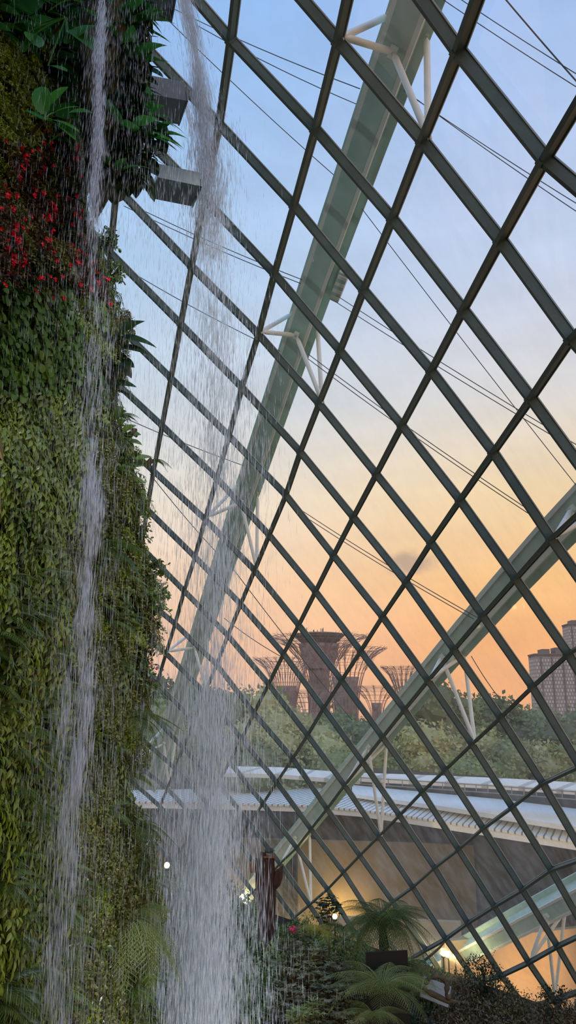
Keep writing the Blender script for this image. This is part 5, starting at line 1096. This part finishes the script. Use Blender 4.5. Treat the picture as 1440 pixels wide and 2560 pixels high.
# low bushes along the foot of the glass
for i, (x, y, Y, m, t) in enumerate([(715, 2312, 43.5, 'bush', 'low green bush by the glass foot just right of the carved post'), (748, 2298, 44.5, 'bush', 'low green bush by the glass foot under the twin struts'), (782, 2285, 45, 'olive', 'olive bush by the glass foot left of the small round topped tree'), (850, 2312, 44, 'olive', 'olive bush by the glass foot right of the bulb lamp'), (890, 2335, 43, 'bush', 'low green bush behind the tree fern crown'), (1015, 2385, 42, 'bush', 'low green bush behind the black board'), (1050, 2402, 41.5, 'olive', 'olive bush by the glass foot below the bare branch'), (1080, 2425, 41, 'bush', 'low green bush above the driftwood ring'), (810, 2335, 42, 'bush', 'green bush low behind the olive brown shrubs'), (915, 2372, 40, 'fern', 'green bush beside the tree fern trunk'), (1110, 2440, 40, 'brown', 'brown bush beneath the three lamps, close to the glass')]):
    shrub('low_bush', x, y, Y, 1.0, 1.6, ML[m], t, 520, (.09, .16), ('oval', .55), False)
# fern tree
def fern_tree(px, py, Y, Ln, n, label, mat, Htr, name='fern_tree'):
    c = at(px, py, Y); g = gz(c[0], Y); root = empty(name, (c[0], Y, g)); tag(root, label, 'tree fern'); h = c[2]-g
    mb = MB(); ths = np.linspace(0, 1, 12); tube(mb, [(0.05*math.sin(4*t), .04*math.cos(5*t), h*t) for t in ths], .17+.03*np.sin(ths*40)+.05*(1-ths), 12)
    rgh = leaf_shape(1, .3, 1, 'blade', .1, .3)
    for k in range(260): a = U(0, 6.28); z = U(.1, 1)*h; put(mb, rgh, (.17*math.cos(a), .17*math.sin(a), z), [math.cos(a), math.sin(a), -1.2], [math.cos(a), math.sin(a), .5], U(.08, .2))
    mb.build('trunk', M_BARKD, root)
    me = [frond_mesh(mat, Ln, 22, .26, d, 'frond', True) for d in (.25, .5, .85)]
    for i in range(n):
        a = 2*PI*i/n*1.0+U(-.15, .15); f = link('frond', me[i % 3], root); f.location = (0, 0, h); f.rotation_euler = ([.38, .12, -.2][i % 3]+U(-.12, .12), U(-.15, .15), a); f.scale = (U(.85, 1.08),)*3
M_BARKD = solid('fern_trunk', s2l(40, 34, 28), rough=0.95, var=.4, scale=6)
fern_tree(958, 2300, 36.0, 2.15, 42, 'large tree fern with a dark trunk and wide feathery crown', ML['fern'], 2)
fern_at(955, 2475, 32.0, 1.9, 24, ML['fernpale'], 'large pale green ground fern below the tree fern', (-3.1, 3.1), -1.57, lo=.1, hi=.75, droop=.55, name='ground_fern', pairs=22)
fern_at(930, 2540, 31.0, 1.3, 10, ML['fernpale'], 'pale fern at the bottom edge in front of the larger ground fern', (-2.6, 2.6), -1.57, lo=.1, hi=.6, name='ground_fern')
fern_at(800, 2330, 37.6, .95, 10, ML['grass'], 'yellow green fern under the small round topped tree', (-3, 3), -1.57, name='ground_fern', droop=.5)
fern_at(860, 2320, 38.0, .9, 10, ML['fern'], 'dull green fern between the small tree and the tree fern', (-3, 3), -1.57, name='ground_fern', droop=.5)
fern_at(1020, 2410, 35.0, 1.2, 10, ML['fern'], 'dark fern hanging over the black board', (-3, 3), -1.57, lo=-.3, hi=.3, name='ground_fern', droop=.9)
# small clipped tree with its lamp
shrub('clipped_tree', 822, 2238, 39.5, .62, 1.0, ML['dark'], 'small round topped dark tree in front of the yellow lit pane', 620, (.09, .15), ('oval', .6), True, cat_='tree')
lamp(at(837, 2291, 38.4), .11, 'glowing bulb lamp under the small round topped tree', 0, stem=1.0)
lamp(at(417, 2163, 44.0), .15, 'glowing lamp behind the waterfall at the wall edge', 0, stem=1.2)
# black board
b0 = at(968, 2440, 33.6); root = empty('black_board', (b0[0], b0[1], gz(b0[0], b0[1]))); tag(root, 'black upright board standing under the tree fern', 'board'); root.rotation_euler = (0, 0, .18)
M_BLK_B = solid('black_board', s2l(30, 34, 34), rough=.5, var=.1)
hz = at(968, 2378, 33.6)[2]-root.location.z; mb = MB(); box(mb, (-.82, -.04, .15), (.82, .04, hz)); mb.build('panel', M_BLK_B, root)
for s in (-1, 1): mb = MB(); box(mb, (s*.7-.04, .05, -.05), (s*.7+.04, .11, hz-.3)); mb.build('post', M_BLK_B, root)
# driftwood ring and stone slab
M_DRIFT = solid('driftwood', s2l(96, 88, 70), rough=.9, var=.3, scale=4); M_SLAB = solid('pale_slab', s2l(150, 160, 166), rough=.5, var=.06)
Yd = 35.0; P = [at(x, y, Yd) for x, y in [(1062, 2480), (1062, 2462), (1072, 2446), (1090, 2440), (1108, 2446), (1118, 2464), (1116, 2488), (1130, 2500)]]
c = np.mean(P, 0); root = empty('driftwood_ring', c); tag(root, 'curved driftwood arch over the pale stone slab', 'driftwood'); mb = MB()
PP = np.concatenate([curve3(P[i], (P[i]+P[i+1])/2, P[i+1], 4)[:-1] for i in range(len(P)-1)])-c; tube(mb, PP, .09+.03*np.sin(np.arange(len(PP))*1.7), 9); mb.build('bent_branch', M_DRIFT, root, True)
mb = MB(); Q = [at(x, y, Yd+.1)-c for x, y in [(1055, 2478), (1075, 2482), (1100, 2494), (1120, 2504), (1140, 2502)]]; tube(mb, Q, [.07, .12, .11, .09, .04], 9); mb.build('lower_branch', M_DRIFT, root, True)
mb = MB(); Q = [at(x, y, Yd-.4)-c for x, y in [(1062, 2400), (1082, 2384), (1100, 2368), (1112, 2354)]]; tube(mb, Q, [.04, .05, .045, .03], 7); 
o = mb.build('bare_branch', M_DRIFT, None, True); o.location = tuple(c); tag(o, 'bare slanting branch pointing up at the lamp lit pane', 'branch')
a = at(1088, 2470, Yd+1.2); mb = MB(); box(mb, (-.55, -.06, -.52), (.62, .06, .26)); o = mb.build('stone_slab', M_SLAB); o.location = tuple(a); o.rotation_euler = (-.5, .35, 0); tag(o, 'pale blue grey slab showing through the driftwood ring', 'slab')
# carved wooden post
M_WOOD = solid('carved_wood', s2l(70, 50, 44), rough=.85, var=.35, scale=5, streak=True); M_WOODL = solid('cut_wood', s2l(124, 88, 60), rough=.8); M_STONE = solid('grey_stone', s2l(70, 76, 74), rough=.8, var=.2)
Yt = 40.5; tp = at(662, 2140, Yt); g = gz(tp[0], Yt); root = empty('carved_post', (tp[0], Yt, g)); tag(root, 'dark carved tree trunk sculpture standing on the bank by the waterfall', 'sculpture')
base = np.array([tp[0], Yt, g])
def rough_tube(mb, prof, n=22, seed=1, squash=.8):
    an = np.linspace(0, 2*PI, n, endpoint=False); V = []
    for (p, r) in prof:
        gr = 1+.10*np.sin(an*7+seed)+.06*np.sin(an*11+2*seed)+.04*np.sin(an*3+p[2]*2); V.append(np.stack([p[0]+r*gr*np.cos(an), p[1]+r*squash*gr*np.sin(an), np.full(n, p[2])+.03*np.sin(an*2+seed)], 1))
    k = len(prof); F = [(i*n+j, i*n+(j+1) % n, (i+1)*n+(j+1) % n, (i+1)*n+j) for i in range(k-1) for j in range(n)]+[tuple(range(n))[::-1], tuple((k-1)*n+j for j in range(n))]
    mb.add(np.concatenate(V), F)
def px3(x, y, r): p = at(x, y, Yt)-base; return (tuple(p), r/FPX*Yt)
mb = MB(); z0 = (at(668, 2290, Yt)-base)[2]
rough_tube(mb, [((.1, 0, -.1), .36), px3(668, 2290, 17), px3(665, 2250, 20), px3(663, 2220, 21), px3(662, 2190, 21), px3(662, 2160, 20), px3(662, 2146, 20)]); mb.build('trunk', M_WOOD, root)
mb = MB(); rough_tube(mb, [px3(657, 2150, 9), px3(657, 2138, 9), px3(657, 2131, 7)], 14, 3); mb.build('crest_knob', M_WOOD, root)
mb = MB(); rough_tube(mb, [px3(635, 2181, 7), px3(634, 2176, 8.5), px3(634, 2158, 8.5), px3(636, 2151, 7)], 14, 4); mb.build('side_stub', M_WOODL, root)
mb = MB(); rough_tube(mb, [px3(683, 2224, 6), px3(689, 2212, 11), px3(693, 2195, 12), px3(696, 2180, 10), px3(700, 2172, 7), px3(705, 2166, 3)], 14, 5, .45); mb.build('paddle_arm', M_WOOD, root)
V, F = ico(2); mb = MB(); p = at(674, 2126, Yt)-base; mb.add(V*np.array([.24, .2, .13])*(1+.15*vnoise(V, 2, 4))[:, None]+p, F); mb.build('stone_cap', M_STONE, root, True)
mb = MB(); p = at(674, 2141, Yt)-base; box(mb, (-.28, -.2, -.05), (.28, .2, .04), None, p); mb.build('cut_top', M_WOODL, root)
# low fill planting over the bed
mb = MB()
for _ in range(16000):
    x = U(380, 1460); y = U(2330, 2640); p = atz(x, y, -11.6); X, Y = p[0], p[1]
    if Y > 43 or not ok(X+.6, Y+.6): continue
    put(mb, lf[0], (X+U(-.2, .2), Y, gz(X, Y)+U(0, .5)), unit(np.array([U(-1, 1), U(-1, 1), U(-.3, .8)])), unit(np.array([0, -.5, 1])+rdir()*.5), U(.12, .26))
tag(mb.build('bed_groundcover', ML['dark']), 'dark low leaves covering the bed between the shrubs', 'foliage', kind='stuff')
# unseen cool spots added to brighten the falling water: an uplight and two high fills
for nm, loc, tgt, w, ang in [('waterfall_uplight', (1.2, 9.0, -10.0), (-1.9, 14.2, -1.0), FALL_LOW, 1.0), ('waterfall_fill', (4.0, 6.0, 15.0), (-1.8, 14.0, 6.0), FALL_HIGH, .6), ('stream_fill', (2.0, 2.0, 14.0), (-2.2, 9.4, 1.5), FALL_LEFT, .55)]:
    li = bpy.data.lights.new(nm, 'SPOT'); li.energy = w; li.spot_size = ang; li.spot_blend = .7; li.shadow_soft_size = .4; li.color = (.86, .94, 1.0); o = bpy.data.objects.new(nm, li); COL.objects.link(o)
    o.location = loc; o.rotation_euler = (Vector(tgt)-Vector(loc)).to_track_quat('-Z', 'Y').to_euler()
# unused prototypes are removed
for o in PROTO_ALL:
    if o.name not in USED:
        for k in kids(o): bpy.data.objects.remove(k)
        bpy.data.objects.remove(o)
